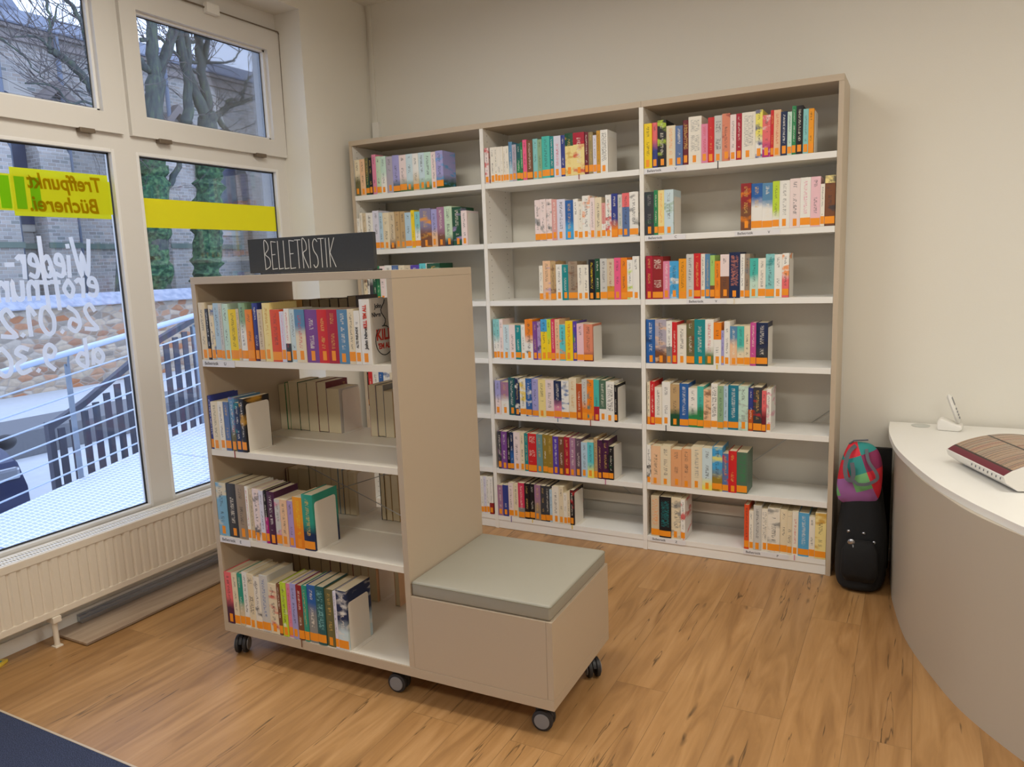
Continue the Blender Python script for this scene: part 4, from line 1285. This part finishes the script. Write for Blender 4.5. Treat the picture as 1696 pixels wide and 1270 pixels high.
# reader with curved top picture
A0 = PX(1572, 783, 2, ZC); 
rd = empty('desk_reader', (0, 0, 0), label='white curved-top desktop device with a printed bookshelf picture on the counter', cat='desktop device')
near = PX(1662, 817, 2, ZC); left = PX(1578, 773, 2, ZC)
Xd = Vector((math.cos(-.0), math.sin(-.0), 0)); ang = math.atan2((left - near).y, (left - near).x)
dlen = (left - near).length
yd = (left - near).normalized(); xd = Vector((-yd.y, yd.x, 0)); xd = xd if xd.x > 0 else -xd
org = near
MR = basis(org, xd, yd)
# cross-section in (x, z): lower side leans outwards, top is an arch
archp = [(.0, .058), (.025, .074), (.07, .092), (.13, .106), (.20, .112), (.27, .107), (.33, .093), (.375, .074), (.40, .058)]
prf = [(.045, .006), (.355, .006), (.395, .035), (.402, .055)] + [(x - .0, z) for x, z in reversed(archp)] + [(-.002, .055), (.005, .035)]
b = MB(); b.prism([(x, z) for x, z in prf], 0, dlen + .05, 1); o = b.done('body', M['whitep'], rd, 'auto'); o.matrix_local = MR
b = MB(); b.box(.06, .34, .02, dlen + .03, 0.0003, .0058); o = b.done('foot', M['greyp'], rd); o.matrix_local = MR
def shelfprint():
    t = NT('bookshelf_print'); tc = t.n('ShaderNodeTexCoord'); sp = t.n('ShaderNodeSeparateXYZ'); t.l(tc.outputs['Object'], sp.inputs[0])
    rowi = t.math('FLOOR', t.math('DIVIDE', t.math('SUBTRACT', sp.outputs[0], .02), .12)); cb = t.n('ShaderNodeCombineXYZ')
    t.l(t.math('MULTIPLY', sp.outputs[1], 210), cb.inputs[1]); t.l(t.math('MULTIPLY', rowi, 3.1), cb.inputs[0])
    v = t.n('ShaderNodeTexNoise'); v.inputs['Scale'].default_value = 1; v.inputs['Detail'].default_value = 2; t.l(cb.outputs[0], v.inputs['Vector'])
    v.inputs['Detail'].default_value = 0; c = t.ramp(v.outputs[0], [(.25, hx('3A2E2C')), (.38, hx('A8885E')), (.45, hx('C8C4B0')), (.5, hx('8C3A3A')), (.55, hx('B89A78')), (.62, hx('98A0A0')), (.72, hx('54301E'))]); c.node.color_ramp.interpolation = 'CONSTANT'
    fr = t.math('FRACT', t.math('DIVIDE', t.math('SUBTRACT', sp.outputs[0], .02), .12)); f = t.math('LESS_THAN', fr, .07)
    c = t.mix(f, c, hx('38302C')); f2 = t.math('LESS_THAN', sp.outputs[0], .022); c = t.mix(f2, c, hx('6E2436'))
    t.l(c, t.b.inputs['Base Color']); t.b.inputs['Roughness'].default_value = .4; return t.m
b = MB(); ap = smooth_path([(x, z, 0) for x, z in archp], 4); ap = [(p[0], p[1]) for p in ap]
b.prism([(x, z + .0005) for x, z in ap] + [(x, z + .0013) for x, z in reversed(ap)], .006, dlen + .044, 1); o = b.done('printed_top', shelfprint(), rd); o.matrix_local = MR
for k in range(8): o = MB().box(-.0035, .0, .02 + k * .026, .0215 + k * .026, .042, .050).done('vent_slot', M['greyp'], rd); o.matrix_local = MR

# cable box in the corner
o = MB().box(-.055, -.005, .295, .3195, 2.33, 2.44, .003).done('cable_box', M['whitep']); tag(o, 'small white junction box in the corner above the left bay of the bookcase', 'junction box')
MB().box(-.045, -.025, .308, .3197, 2.441, CEIL - .001).done('cable_duct', M['wall'], o)

# ---------------------------------------------------------------- black bag and patchwork tote
def blob(name, secs, m, parent, seg=20, pw=3.2, wr=.004, seed=3):
    """soft body lofted through rounded-rectangle sections (z, cx, cy, hx, hy)"""
    rr = random.Random(seed); b = MB(); rings = []
    for (z, cx, cy, ax, ay) in secs:
        ring = []
        for k in range(seg):
            a = 2 * math.pi * k / seg; c, s = math.cos(a), math.sin(a); q = (abs(c) ** pw + abs(s) ** pw) ** (-1 / pw)
            ring.append(b.bm.verts.new((cx + ax * c * q + rr.uniform(-wr, wr), cy + ay * s * q + rr.uniform(-wr, wr), z + rr.uniform(-wr, wr) * (.6 if z > .01 else 0))))
        rings.append(ring)
    for r0, r1 in zip(rings, rings[1:]):
        for k in range(seg): b.bm.faces.new((r0[k], r0[(k + 1) % seg], r1[(k + 1) % seg], r1[k]))
    b.bm.faces.new(rings[0][::-1]); b.bm.faces.new(rings[-1]); return b
bag = empty('black_bag', (2.85, .06, 0), label='black soft trolley bag standing between the bookcase and the counter', cat='bag')
b = blob('', [(.002, 2.845, .05, .085, .13), (.02, 2.845, .05, .105, .155), (.10, 2.848, .06, .112, .15), (.22, 2.85, .075, .108, .125), (.30, 2.848, .09, .10, .105), (.38, 2.845, .11, .09, .09), (.44, 2.845, .12, .084, .08), (.455, 2.845, .12, .06, .06)], M['black'], bag)
bo = b.done('bag_body', M['black'], None, True); local(bo, bag)
md = bo.modifiers.new('s', 'SUBSURF'); md.levels = 1; md.render_levels = 2
local(MB().box(2.79, 2.958, .215, .245, .005, .60, .01).done('back_board', M['black'], None, 'auto'), bag)
b = blob('', [(.06, 2.85, -.085, .06, .012), (.10, 2.85, -.10, .075, .022), (.2, 2.85, -.085, .072, .022), (.24, 2.85, -.07, .05, .012)], M['black'], bag, seed=9, wr=.003)
local(b.done('front_pocket', M['black'], None, True), bag)
for (x, z) in ((2.80, .275), (2.862, .272), (2.905, .235)):
    yy = -.03 - (.28 - z) * .3
    local(MB().lathe([(0, -.004), (.006, -.003), (.008, 0), (.006, .003), (0, .004)], 12, Matrix.Translation((x, -.055, z)) @ Matrix.Rotation(math.pi / 2, 4, 'X')).done('snap_button', M['chrome'], None, True), bag)
kr = local(MB().lathe([(0, -.004), (.014, -.003), (.017, 0), (.014, .003), (0, .004)], 14, Matrix.Translation((2.815, -.085, .235)) @ Matrix.Rotation(math.pi / 2, 4, 'X')).tube([(2.822, -.09, .228), (2.826, -.098, .19), (2.818, -.105, .15)], .004, 8).done('key_ring', M['chrome'], None, True), bag)
tote = empty('patchwork_tote', (2.83, .08, .42), label='folded patchwork tote in red, teal and purple on top of the black bag', cat='bag')
def patch():
    t = NT('patchwork_fabric'); tc = t.n('ShaderNodeTexCoord'); mp = t.n('ShaderNodeMapping'); mp.inputs['Rotation'].default_value = (0, .38, 0); mp.inputs['Location'].default_value = (.02, 0, .03); t.l(tc.outputs['Object'], mp.inputs[0])
    sp = t.n('ShaderNodeSeparateXYZ'); t.l(mp.outputs[0], sp.inputs[0]); cb = t.n('ShaderNodeCombineXYZ')
    t.l(t.math('FLOOR', t.math('DIVIDE', sp.outputs[0], .072)), cb.inputs[0]); t.l(t.math('FLOOR', t.math('DIVIDE', sp.outputs[2], .075)), cb.inputs[1])
    wn = t.n('ShaderNodeTexWhiteNoise', noise_dimensions='2D'); t.l(cb.outputs[0], wn.inputs['Vector'])
    r = t.n('ShaderNodeValToRGB'); r.color_ramp.interpolation = 'CONSTANT'; e = r.color_ramp.elements
    cs = ['D8283A', '2A8C88', 'A468A8', 'D8283A', '78B878', '3A6E92', 'B07CB8', '8C2A58']
    while len(e) < len(cs): e.new(.5)
    for i, c in enumerate(cs): e[i].position = i / len(cs); e[i].color = hx(c)
    t.l(wn.outputs[0], r.inputs[0]); t.l(r.outputs[0], t.b.inputs['Base Color']); t.b.inputs['Roughness'].default_value = .7; return t.m
b = blob('', [(.375, 2.815, .055, .045, .012), (.40, 2.822, .045, .085, .026), (.46, 2.83, .045, .096, .045), (.53, 2.835, .06, .094, .055), (.60, 2.838, .085, .082, .05), (.645, 2.835, .10, .062, .034), (.665, 2.825, .105, .04, .016)], None, tote, seed=5, wr=.0035, pw=2.6)
o = b.done('fabric_body', patch(), None, True); local(o, tote); md = o.modifiers.new('s', 'SUBSURF'); md.levels = 1; md.render_levels = 2
bag.location.y -= .05; bag.scale = (1.0, 1.1, 1.0)
strap = mat('grey_strap', '62666E', .8)
def strapm(pts, w=.009, th=.002):
    pts = smooth_path(pts, 5); b = MB(); prev = None
    for i, p in enumerate(pts):
        d = (pts[min(i + 1, len(pts) - 1)] - pts[max(i - 1, 0)]).normalized(); n = Vector((0, -1, 0)); s = d.cross(n).normalized() * w
        r_ = [b.bm.verts.new(p + s), b.bm.verts.new(p + s + n * th), b.bm.verts.new(p - s + n * th), b.bm.verts.new(p - s)]
        if prev:
            for k in range(4): b.bm.faces.new((prev[k], prev[(k + 1) % 4], r_[(k + 1) % 4], r_[k]))
        else: b.bm.faces.new(r_[::-1])
        prev = r_
    b.bm.faces.new(prev); return b
local(strapm([(2.81, .07, .655), (2.785, .03, .63), (2.772, .005, .57), (2.78, -.01, .52), (2.80, -.012, .51), (2.808, -.008, .54), (2.80, .0, .59)]).done('strap', strap, None), tote)
local(strapm([(2.855, .055, .645), (2.868, .01, .60), (2.90, -.005, .555), (2.905, -.008, .525), (2.87, -.012, .50), (2.83, -.014, .495), (2.81, -.012, .51)], .007).done('strap', strap, None), tote)
local(MB().tube([(2.78, .09, .655), (2.80, .09, .672), (2.86, .09, .68)], .004, 8).done('rim', strap, None), tote)
tote.location.y -= .05; tote.location.z -= .012
# ---------------------------------------------------------------- ceiling lamps (out of the frame, above the room)
for (lx, ly, lw) in LAMPS:
    t_ = empty('ceiling_lamp', (lx, ly, CEIL - .06), label='flat rectangular ceiling panel lamp over the room at x %.1f y %.1f' % (lx, ly), cat='ceiling lamp')
    t_['label'] = {1.3: 'flat ceiling panel lamp over the wheeled bookcase', 3.6: 'flat ceiling panel lamp over the service counter', 1.6: 'flat ceiling panel lamp over the carpet mat', 4.4: 'flat ceiling panel lamp behind the camera', 5.6: 'flat ceiling panel lamp nearest the right wall'}[lx]
    b = MB(); 
    for (a, c, d, e) in ((-.61, -.59, -.31, .31), (.59, .61, -.31, .31), (-.59, .59, -.31, -.29), (-.59, .59, .29, .31)): b.box(a, c, d, e, -.01, .0598)
    b.done('lamp_frame', M['whitep'], t_)
    e_ = mat('lamp_diffuser', 'FFFFFF', .5); e_.node_tree.nodes['Principled BSDF'].inputs['Emission Color'].default_value = LAMP_COL + (1,); e_.node_tree.nodes['Principled BSDF'].inputs['Emission Strength'].default_value = 3
    MB().box(-.589, .589, -.289, .289, .02, .04).done('diffuser', e_, t_)

M['post'] = mat('weathered_steel_post', '8A949E', .5, .4)
# ---------------------------------------------------------------- outside: ramp, rails, car
def RZ(y): return .165 * (y + .22)
gr = MB(); 
for (ya_, yb_) in ((-4.2, -2.66), (-2.65, -1.16), (-1.15, .34), (.35, 1.84), (1.85, 4.0)):
    for (xa, xb) in ((-2.70, -1.56), (-1.545, -.38)):
        P4 = [(xa, ya_, RZ(ya_)), (xb, ya_, RZ(ya_)), (xb, yb_, RZ(yb_)), (xa, yb_, RZ(yb_))]
        lo = [gr.bm.verts.new(Vector(p) - Vector((0, 0, .03))) for p in P4]; hi = [gr.bm.verts.new(Vector(p)) for p in P4]
        gr.bm.faces.new(lo[::-1]); gr.bm.faces.new(hi)
        for k in range(4): gr.bm.faces.new((lo[k], lo[(k + 1) % 4], hi[(k + 1) % 4], hi[k]))
ramp = empty('access_ramp', (0, 0, 0), label='galvanised grating ramp running along outside the shop window', cat='ramp')
gr.done('grating_deck', M['grating'], ramp)
for x in (-2.705, -1.552, -.375):
    MB().prism([(-4.2, RZ(-4.2) - .12), (4.0, RZ(4.0) - .12), (4.0, RZ(4.0) - .031), (-4.2, RZ(-4.2) - .031)], x - .006, x + .006, 0).done('edge_beam', M['rail'], ramp)
for y in (-3, -1, 1, 3):
    for x in (-2.64, -.45): MB().box(x - .03, x + .03, y - .03, y + .03, -1, RZ(y) - .05).done('support_post', M['rail'], ramp)
rl = empty('ramp_railing', (-2.66, -.22, 0), label='galvanised steel handrail with thin horizontal bars along the ramp', cat='railing')
def rline(h, r, name, m=M['rail'], y0=-4.2, y1=4.0, x=-2.66): local(MB().tube([(x, y0, RZ(y0) + h), (x, y1, RZ(y1) + h)], r, 12).done(name, m, None, 'auto'), rl)
rline(.985, .024, 'handrail')
for f in (.85, .69, .54, .39, .24, .095): rline(.965 * f, .0065, 'rail_bar')
for y in (-2.62, -1.42, -.22, .98, 2.18, 3.38):
    local(MB().box(-2.702, -2.69, y - .02, y + .02, RZ(y) - .1, RZ(y) + .90).tube([(-2.685, y, RZ(y) + .88), (-2.662, y, RZ(y) + .965)], .008, 8).done('post', M['post'], None), rl)
# wooden balustrade of the stair beyond
XBAL = -3.25
wb = empty('wooden_balustrade', (XBAL, 0, 0), label='dark wooden stair balustrade with vertical slats beyond the steel railing', cat='balustrade')
rp = [PX(px, py, 0, XBAL) for px, py in ((86, 704), (139, 666), (217, 600), (263, 562), (300, 540), (352, 508), (420, 470))]
def bz(y):
    for a, c in zip(rp, rp[1:]):
        if y <= c.y: return a.z + (c.z - a.z) * (y - a.y) / (c.y - a.y)
    return rp[-1].z
for a, c in zip(rp, rp[1:]):
    if True: local(MB().prism([(a.y, a.z - .03), (c.y, c.z - .03), (c.y, c.z + .025), (a.y, a.z + .025)], XBAL - .03, XBAL + .03, 0).done('handrail', M['darkwood'], None), wb)
pb2 = PX(92, 812, 0, XBAL); hgt = bz(pb2.y) - pb2.z
a, c = rp[0], rp[-1]
local(MB().prism([(a.y, pb2.z - .06), (c.y, pb2.z - .06 + .08 * (c.y - a.y)), (c.y, pb2.z + .02 + .08 * (c.y - a.y)), (a.y, pb2.z + .02)], XBAL - .03, XBAL + .03, 0).done('bottom_rail', M['darkwood'], None), wb)
def bl(y): return pb2.z + .08 * (y - a.y)
y = rp[0].y + .02; k = 0
while y < rp[-1].y - .05:
    local(MB().box(XBAL + .031, XBAL + .046, y, y + .058, bl(y) - .05, bz(y) - .04).done('slat', M['darkwood'], None), wb); y += .108
local(MB().box(XBAL - .03, XBAL + .03, rp[0].y - .05, rp[0].y, -1.0, rp[0].z + .03).done('newel_post', M['darkwood'], None), wb)

def car():
    """dark hatchback nosing towards the building; length along x, nose at +x"""
    r = empty('parked_car', (-4.9, -.24, -1.0), label='dark blue parked car seen through the railing at the left', cat='car')
    W2 = .88
    low = [(0.02, .28), (.0, .55), (-.12, .74), (-.35, .82), (-.75, .93), (-3.75, 1.02), (-4.1, .95), (-4.15, .5), (-4.1, .28)]
    def arch(cx, rr=.36, n=10): return [(cx - rr * math.cos(math.pi * k / n), .28 + rr * math.sin(math.pi * k / n) * .95) for k in range(n + 1)]
    poly = low + [p for p in arch(-3.4)] + [p for p in arch(-.85)]
    b = MB(); b.prism(poly, -W2, W2, 1)
    for v in b.bm.verts:
        if abs(v.co.x + 2) > 1.7: v.co.y *= .92
        if v.co.z > .8: v.co.y *= .97
    bmesh.ops.bevel(b.bm, geom=[e for e in b.bm.edges if abs(abs(e.verts[0].co.y) - abs(e.verts[1].co.y)) < .08 and e.verts[0].co.z > .4 and e.verts[1].co.z > .4 and e.verts[0].co.y * e.verts[1].co.y > 0], offset=.03, segments=2, affect='EDGES')
    b.done('body', M['carpaint'], r, 'auto')
    cab = [(-.42, .84), (-1.15, 1.40), (-1.9, 1.47), (-3.3, 1.43), (-3.9, 1.0)]
    b = MB(); b.prism(cab, -.80, .80, 1)
    for v in b.bm.verts:
        if v.co.z > 1.1: v.co.y *= .78
    b.done('cabin', M['carpaint'], r, 'auto')
    for s in (-1, 1):
        def sp(x, z): 
            y = .80 + (.80 * .78 - .80) * (z - .95) / .48; return (x, s * (y + .008), z)
        for q in ([(-.80, 1.0), (-1.25, 1.34), (-2.3, 1.40), (-2.3, 1.0)], [(-2.38, 1.0), (-2.38, 1.40), (-3.2, 1.36), (-3.6, 1.04)]):
            b = MB(); f = [b.bm.verts.new(sp(*p)) for p in q]; g_ = [b.bm.verts.new(Vector(sp(*p)) + Vector((0, -s * .02, 0))) for p in q]; b.bm.faces.new(f); b.bm.faces.new(g_)
            for k in range(4): b.bm.faces.new((f[k], f[(k + 1) % 4], g_[(k + 1) % 4], g_[k]))
            b.done('side_window', M['carglass'], r)
        b = bmesh.new(); bmesh.ops.create_uvsphere(b, u_segments=16, v_segments=10, radius=1)
        for v in b.verts: v.co = Vector((-.66 + v.co.x * .075, s * (1.0 + v.co.y * .12), .84 + v.co.z * .085))
        MB().add(b).tube([(-.66, s * .80, .84), (-.66, s * .92, .84)], .02, 8).done('wing_mirror', M['blackp'], r, True)
        for cx in (-.85, -3.4):
            mm = Matrix.Translation((cx, s * .77, .32)) @ Matrix.Rotation(math.pi / 2, 4, 'X')
            w = MB().lathe([(.2, -.1), (.30, -.09), (.32, -.05), (.32, .05), (.30, .09), (.2, .1)], 28, mm).done('wheel', M['tyre'], r, 'auto')
            MB().lathe([(.0, -.102), (.19, -.101), (.2, .0), (.19, .101), (0, .102)], 20, mm).done('hub', M['chrome'], w, 'auto')
        MB().box(-.10, .005, s * .62 - .14, s * .62 + .14, .58, .70, .03).done('headlight', M['glass'] if False else M['chrome'], r)
        MB().box(-2.25, -2.08, s * .885 - .012, s * .885 + .012, .84, .865, .004).done('door_handle', M['chrome'], r)
    b = MB(); q = [(-.48, -.68, .90), (-.48, .68, .90), (-1.12, .62, 1.385), (-1.12, -.62, 1.385)]; f = [b.bm.verts.new(Vector(p) + Vector((.02, 0, .014))) for p in q]; g_ = [b.bm.verts.new(Vector(p) - Vector((.0, 0, .01))) for p in q]; b.bm.faces.new(f); b.bm.faces.new(g_)
    for k in range(4): b.bm.faces.new((f[k], f[(k + 1) % 4], g_[(k + 1) % 4], g_[k]))
    b.done('windscreen', M['carglass'], r)
    MB().box(-.02, .03, -.5, .5, .40, .52, .01).done('grille', M['blackp'], r)
    MB().box(.02, .032, -.5, .5, .60, .615, .004).done('trim_bar', M['chrome'], r)
car()

struct('street_ground', MB().box(-45, -2.75, -25, 45, -1.12, -1.0).done('street_ground', M['concrete']))
struct('ground_below_ramp', MB().box(-2.74, -.38, -6, 6, -1.12, -1.0).done('ground_below_ramp', M['asphalt']))
g0 = PX(22, 700, 2, -.98); g1 = PX(128, 690, 2, -.98)
o = MB().box(-9.6, -8.4, 1.5, 6.4, -.999, -.62, .01).done('concrete_block_wall', M['asphalt']); tag(o, 'low grey concrete wall standing on the street beyond the car', 'low wall')

# rubble wall with tiled cap
sw_ = empty('rubble_stone_wall', (-14.8, 10, -1), label='low rubble stone wall with a sloped tile cap across the street', cat='stone wall')
local(MB().box(-15.25, -14.8, -8, 34, -.999, .92).done('masonry', M['rubble'], None), sw_)
local(MB().prism([(-14.68, .90), (-14.68, .93), (-15.02, 1.22), (-15.38, .93), (-15.38, .90)], -8, 34, 1).done('wall_cap', M['tiles'], None), sw_) if False else None
b = MB(); b.prism([(-14.66, .921), (-14.66, .95), (-15.02, 1.22), (-15.38, .95), (-15.38, .921)], -8, 34, 1); local(b.done('wall_cap', M['tiles'], None), sw_)

# church
XC = -20.
ch = empty('brick_church', (XC, 12, -1), label='weathered brick church with slate roof behind the bare trees', cat='church')
def chp(b, name, m, sm=False): return local(b.done(name, m, None, sm), ch)
chp(MB().box(XC - .6, XC, -12, 42, -1, 8.35).box(XC - .4, XC + .04, -12, 42, 8.52, 8.64), 'brick_wall', M['brick'])
chp(MB().box(XC - .4, XC + .12, -12, 42, 8.351, 8.52).box(XC - .4, XC + .22, -12, 42, 8.64, 8.74), 'cornice', mat('reddish_cornice', '908884', .9))
chp(MB().prism([(XC + .28, 8.75), (XC + .28, 8.80), (XC - 4.2, 10.65), (XC - 4.2, 8.75)], -12, 42, 1), 'slate_roof', M['slate'])
chp(MB().box(XC + .001, XC + .14, -12, 42, 2.5, 2.66), 'string_course', mat('mossy_ledge', '66756C', .9, var=.2, bscale=3))
def yy_(px, py=300): return PX(px, py, 0, XC).y
for px in (70, 268, 402, -30, 470):
    y = yy_(px); b = MB().box(XC + .001, XC + .75, y - .45, y + .45, -1, 5.2); b.prism([(XC + .001, 5.2), (XC + .75, 5.2), (XC + .001, 6.3)], y - .45, y + .45, 1); chp(b, 'buttress', M['brick'])
    chp(MB().box(XC + .751, XC + .80, y - .5, y + .5, 2.5, 2.66), 'buttress_band', M['copper'] if False else mat('mossy_ledge', '66756C'))
def gothic(y, w, z0, z1, z2, x0, x1, name, m, inset=0.):
    n = 8; hw = w / 2; pts = [(y - hw, z0), (y + hw, z0), (y + hw, z1)]
    for k in range(1, n): t_ = k / n; pts.append((y + hw * math.cos(t_ * math.pi / 2) ** 1., z1 + (z2 - z1) * math.sin(t_ * math.pi / 2) ** .8))
    pts.append((y, z2))
    for k in range(n - 1, 0, -1): t_ = k / n; pts.append((y - hw * math.cos(t_ * math.pi / 2), z1 + (z2 - z1) * math.sin(t_ * math.pi / 2) ** .8))
    pts.append((y - hw, z1)); b = MB(); b.prism(pts, x0, x1, 0); return chp(b, name, m)
for px, w in ((18, 1.5), (376, 1.9), (-90, 1.6)):
    y = yy_(px); gothic(y, w + 1.0, 3.0, 5.8, 7.3, XC + .001, XC + .10, 'window_surround', M['quoin']); o = gothic(y, w - .3, 3.2, 5.6, 6.9, XC + .101, XC + .13, 'arched_window', mat('leaded_dark_glass', '3A4258', .25))
    b = MB(); b.box(XC + .131, XC + .17, y - .04, y + .04, 3.2, 6.6)
    for z in (3.8, 4.4, 5.0, 5.6): b.box(XC + .131, XC + .16, y - (w - .3) / 2, y + (w - .3) / 2, z, z + .04)
    t_ = b.done('window_bars', M['quoin']); t_.parent = o; t_.matrix_parent_inverse = Matrix.Translation(ch.location).inverted()
for px, w in ((104, 1.9), (298, 1.7)):
    y = yy_(px); b = MB(); b.prism([(y - w, 5.6), (y, 7.4), (y + w, 5.6), (y + w - .25, 5.6), (y, 7.1), (y - w + .25, 5.6)], XC + .001, XC + .35, 0); chp(b, 'blind_gable', mat('dark_brown_brick', '857C78', .9, var=.2, bscale=4))
for px in (13, 112, 283):
    y = yy_(px); chp(MB().tube([(XC + .26, y, 8.7), (XC + .26, y, -1)], .07, 10), 'downpipe', M['copper'], True)
ty = PX(-25, 60, 0, -25).y
chp(MB().lathe([(2.4, 0), (2.5, 1.5), (2.3, 1.6), (.1, 5.5)], 8, Matrix.Translation((-25.5, ty - 1.0, 8.9))), 'turret', M['slate'])

# trees
def wpt(px, py, x=-17.): return PX(px, py, 0, x)
def twigs(b, p, d, ln, r, depth, rr):
    if depth == 0 or r < .004: return
    pts = [p]; dd = d.copy()
    for k in range(4):
        dd = (dd + Vector((rr.uniform(-.25, .25), rr.uniform(-.35, .35), rr.uniform(-.18, .32)))).normalized(); pts.append(pts[-1] + dd * ln / 4)
        if depth > 1 and rr.random() < .55:
            q = (dd + Vector((rr.uniform(-.6, .6), rr.uniform(-.9, .9), rr.uniform(-.3, .8)))).normalized(); twigs(b, pts[-1], q, ln * .62, r * .6, depth - 1, rr)
    b.tube(pts, [r * (1 - .17 * k) for k in range(5)], 4, False)
def tree(label, stems, seed, ntw=2):
    rr = random.Random(seed); base = stems[0][1][0]; root = empty('bare_tree', wpt(*base), label=label, cat='tree', group=None)
    tw = MB()
    for si, (nm, pts, r0, r1) in enumerate(stems):
        off = (si % 3 - 1) * .5 if si else 0
        P = [wpt(*p) + Vector((0, 0, 0)) for p in pts]
        P = smooth_path(P, 4); P = [p + Vector((rr.uniform(-.04, .04), rr.uniform(-.04, .04), 0)) for p in P]; n = len(P)
        local(MB().tube(P, [max(.012, (r0 + (r1 - r0) * k / (n - 1)) * rr.uniform(.9, 1.1)) for k in range(n)], 10).done(nm, M['bark'], None, True), root)
        for k in range(2, n, 2):
            if rr.random() < .5 and P[k].z > 3.2:
                for q in range(ntw if r0 < .2 else 1):
                    d = Vector((rr.uniform(-.5, .5), rr.choice((-1, 1)) * rr.uniform(.5, 1.2), rr.uniform(-.1, .9))).normalized(); twigs(tw, P[k], d, rr.uniform(1.0, 2.2), .017, 3, rr)
    o = tw.done('twigs', M['twig'], None); o['kind'] = 'stuff'; local(o, root); return root
def ivy(root, pts, r, seed):
    rr = random.Random(seed); P = smooth_path([wpt(*p) for p in pts], 8); b = MB(); n = len(P)
    b.tube(P, [r * rr.uniform(.82, 1.2) for k in range(n)], 14)
    for v in b.bm.verts: v.co += Vector((rr.uniform(-.06, .06), rr.uniform(-.06, .06), rr.uniform(-.05, .05)))
    o = b.done('ivy', M['ivy'], None); o['kind'] = 'stuff'; local(o, root)
t1 = tree('bare forked tree with ivy behind the window mullion, left of the two trunks', [
 ('trunk', [(263, 560), (262, 478), (257, 400), (253, 320), (253, 240), (255, 190), (257, 130)], .34, .27), ('stem', [(257, 135), (253, 90), (250, 40), (249, -40)], .19, .13), ('stem', [(258, 135), (274, 92), (287, 50), (296, 10), (300, -50)], .18, .10),
 ('branch', [(288, 52), (276, 32), (262, 20)], .07, .03), ('branch', [(233, 66), (246, 66), (262, 60), (282, 80), (312, 110), (335, 128)], .06, .03), ('branch', [(255, 300), (272, 312), (288, 292), (300, 262)], .12, .07), ('branch', [(222, 90), (235, 105), (248, 118)], .12, .10)], 11)
ivy(t1, [(262, 500), (258, 440), (256, 380), (252, 300), (252, 260)], .40, 4)
t2 = tree('bare multi-stemmed tree with thick ivy in the right window panes', [
 ('trunk', [(341, 560), (342, 455), (343, 400), (346, 330), (345, 270), (346, 215), (344, 190)], .33, .26), ('stem', [(345, 215), (336, 180), (320, 145), (306, 105), (298, 60), (292, -30)], .20, .11), ('stem', [(346, 200), (342, 160), (334, 118), (330, 80), (328, 40), (330, -30)], .17, .09),
 ('stem', [(334, 112), (341, 85), (346, 50), (350, 0)], .10, .07), ('stem', [(310, 205), (312, 170), (312, 110), (309, 60), (307, 0)], .17, .09), ('branch', [(346, 198), (362, 190), (378, 176), (400, 170), (428, 160)], .13, .05), ('branch', [(374, 180), (378, 166), (392, 166)], .07, .04),
 ('branch', [(400, 172), (404, 148), (410, 132), (420, 122)], .06, .02), ('branch', [(318, 103), (345, 104), (378, 103), (392, 95), (396, 78)], .05, .02), ('branch', [(300, 66), (322, 70), (345, 60), (360, 58)], .06, .02), ('branch', [(358, 192), (372, 210), (384, 226)], .10, .06)], 23)
ivy(t2, [(342, 470), (343, 420), (345, 360), (347, 300), (346, 240)], .42, 8)
t3 = tree('bare tree whose branches cross the upper left window pane', [
 ('trunk', [(205, 560), (205, 400), (206, 300), (200, 235), (190, 205), (176, 186)], .22, .14), ('branch', [(176, 186), (158, 158), (140, 130), (118, 105), (98, 92), (84, 82)], .13, .09), ('branch', [(84, 82), (83, 50), (82, 25), (74, -10)], .05, .03), ('branch', [(83, 46), (92, 22), (98, 8)], .03, .015),
 ('branch', [(176, 186), (160, 140), (150, 90), (144, 50), (139, -20)], .15, .12), ('branch', [(146, 66), (134, 35), (122, 12), (104, -6)], .08, .05), ('branch', [(84, 80), (66, 64), (48, 60), (20, 62)], .04, .02), ('branch', [(172, 182), (140, 168), (116, 172), (98, 150), (80, 140), (40, 138)], .035, .02),
 ('branch', [(-20, 50), (12, 72), (38, 92), (55, 112), (72, 130)], .025, .015)], 31)
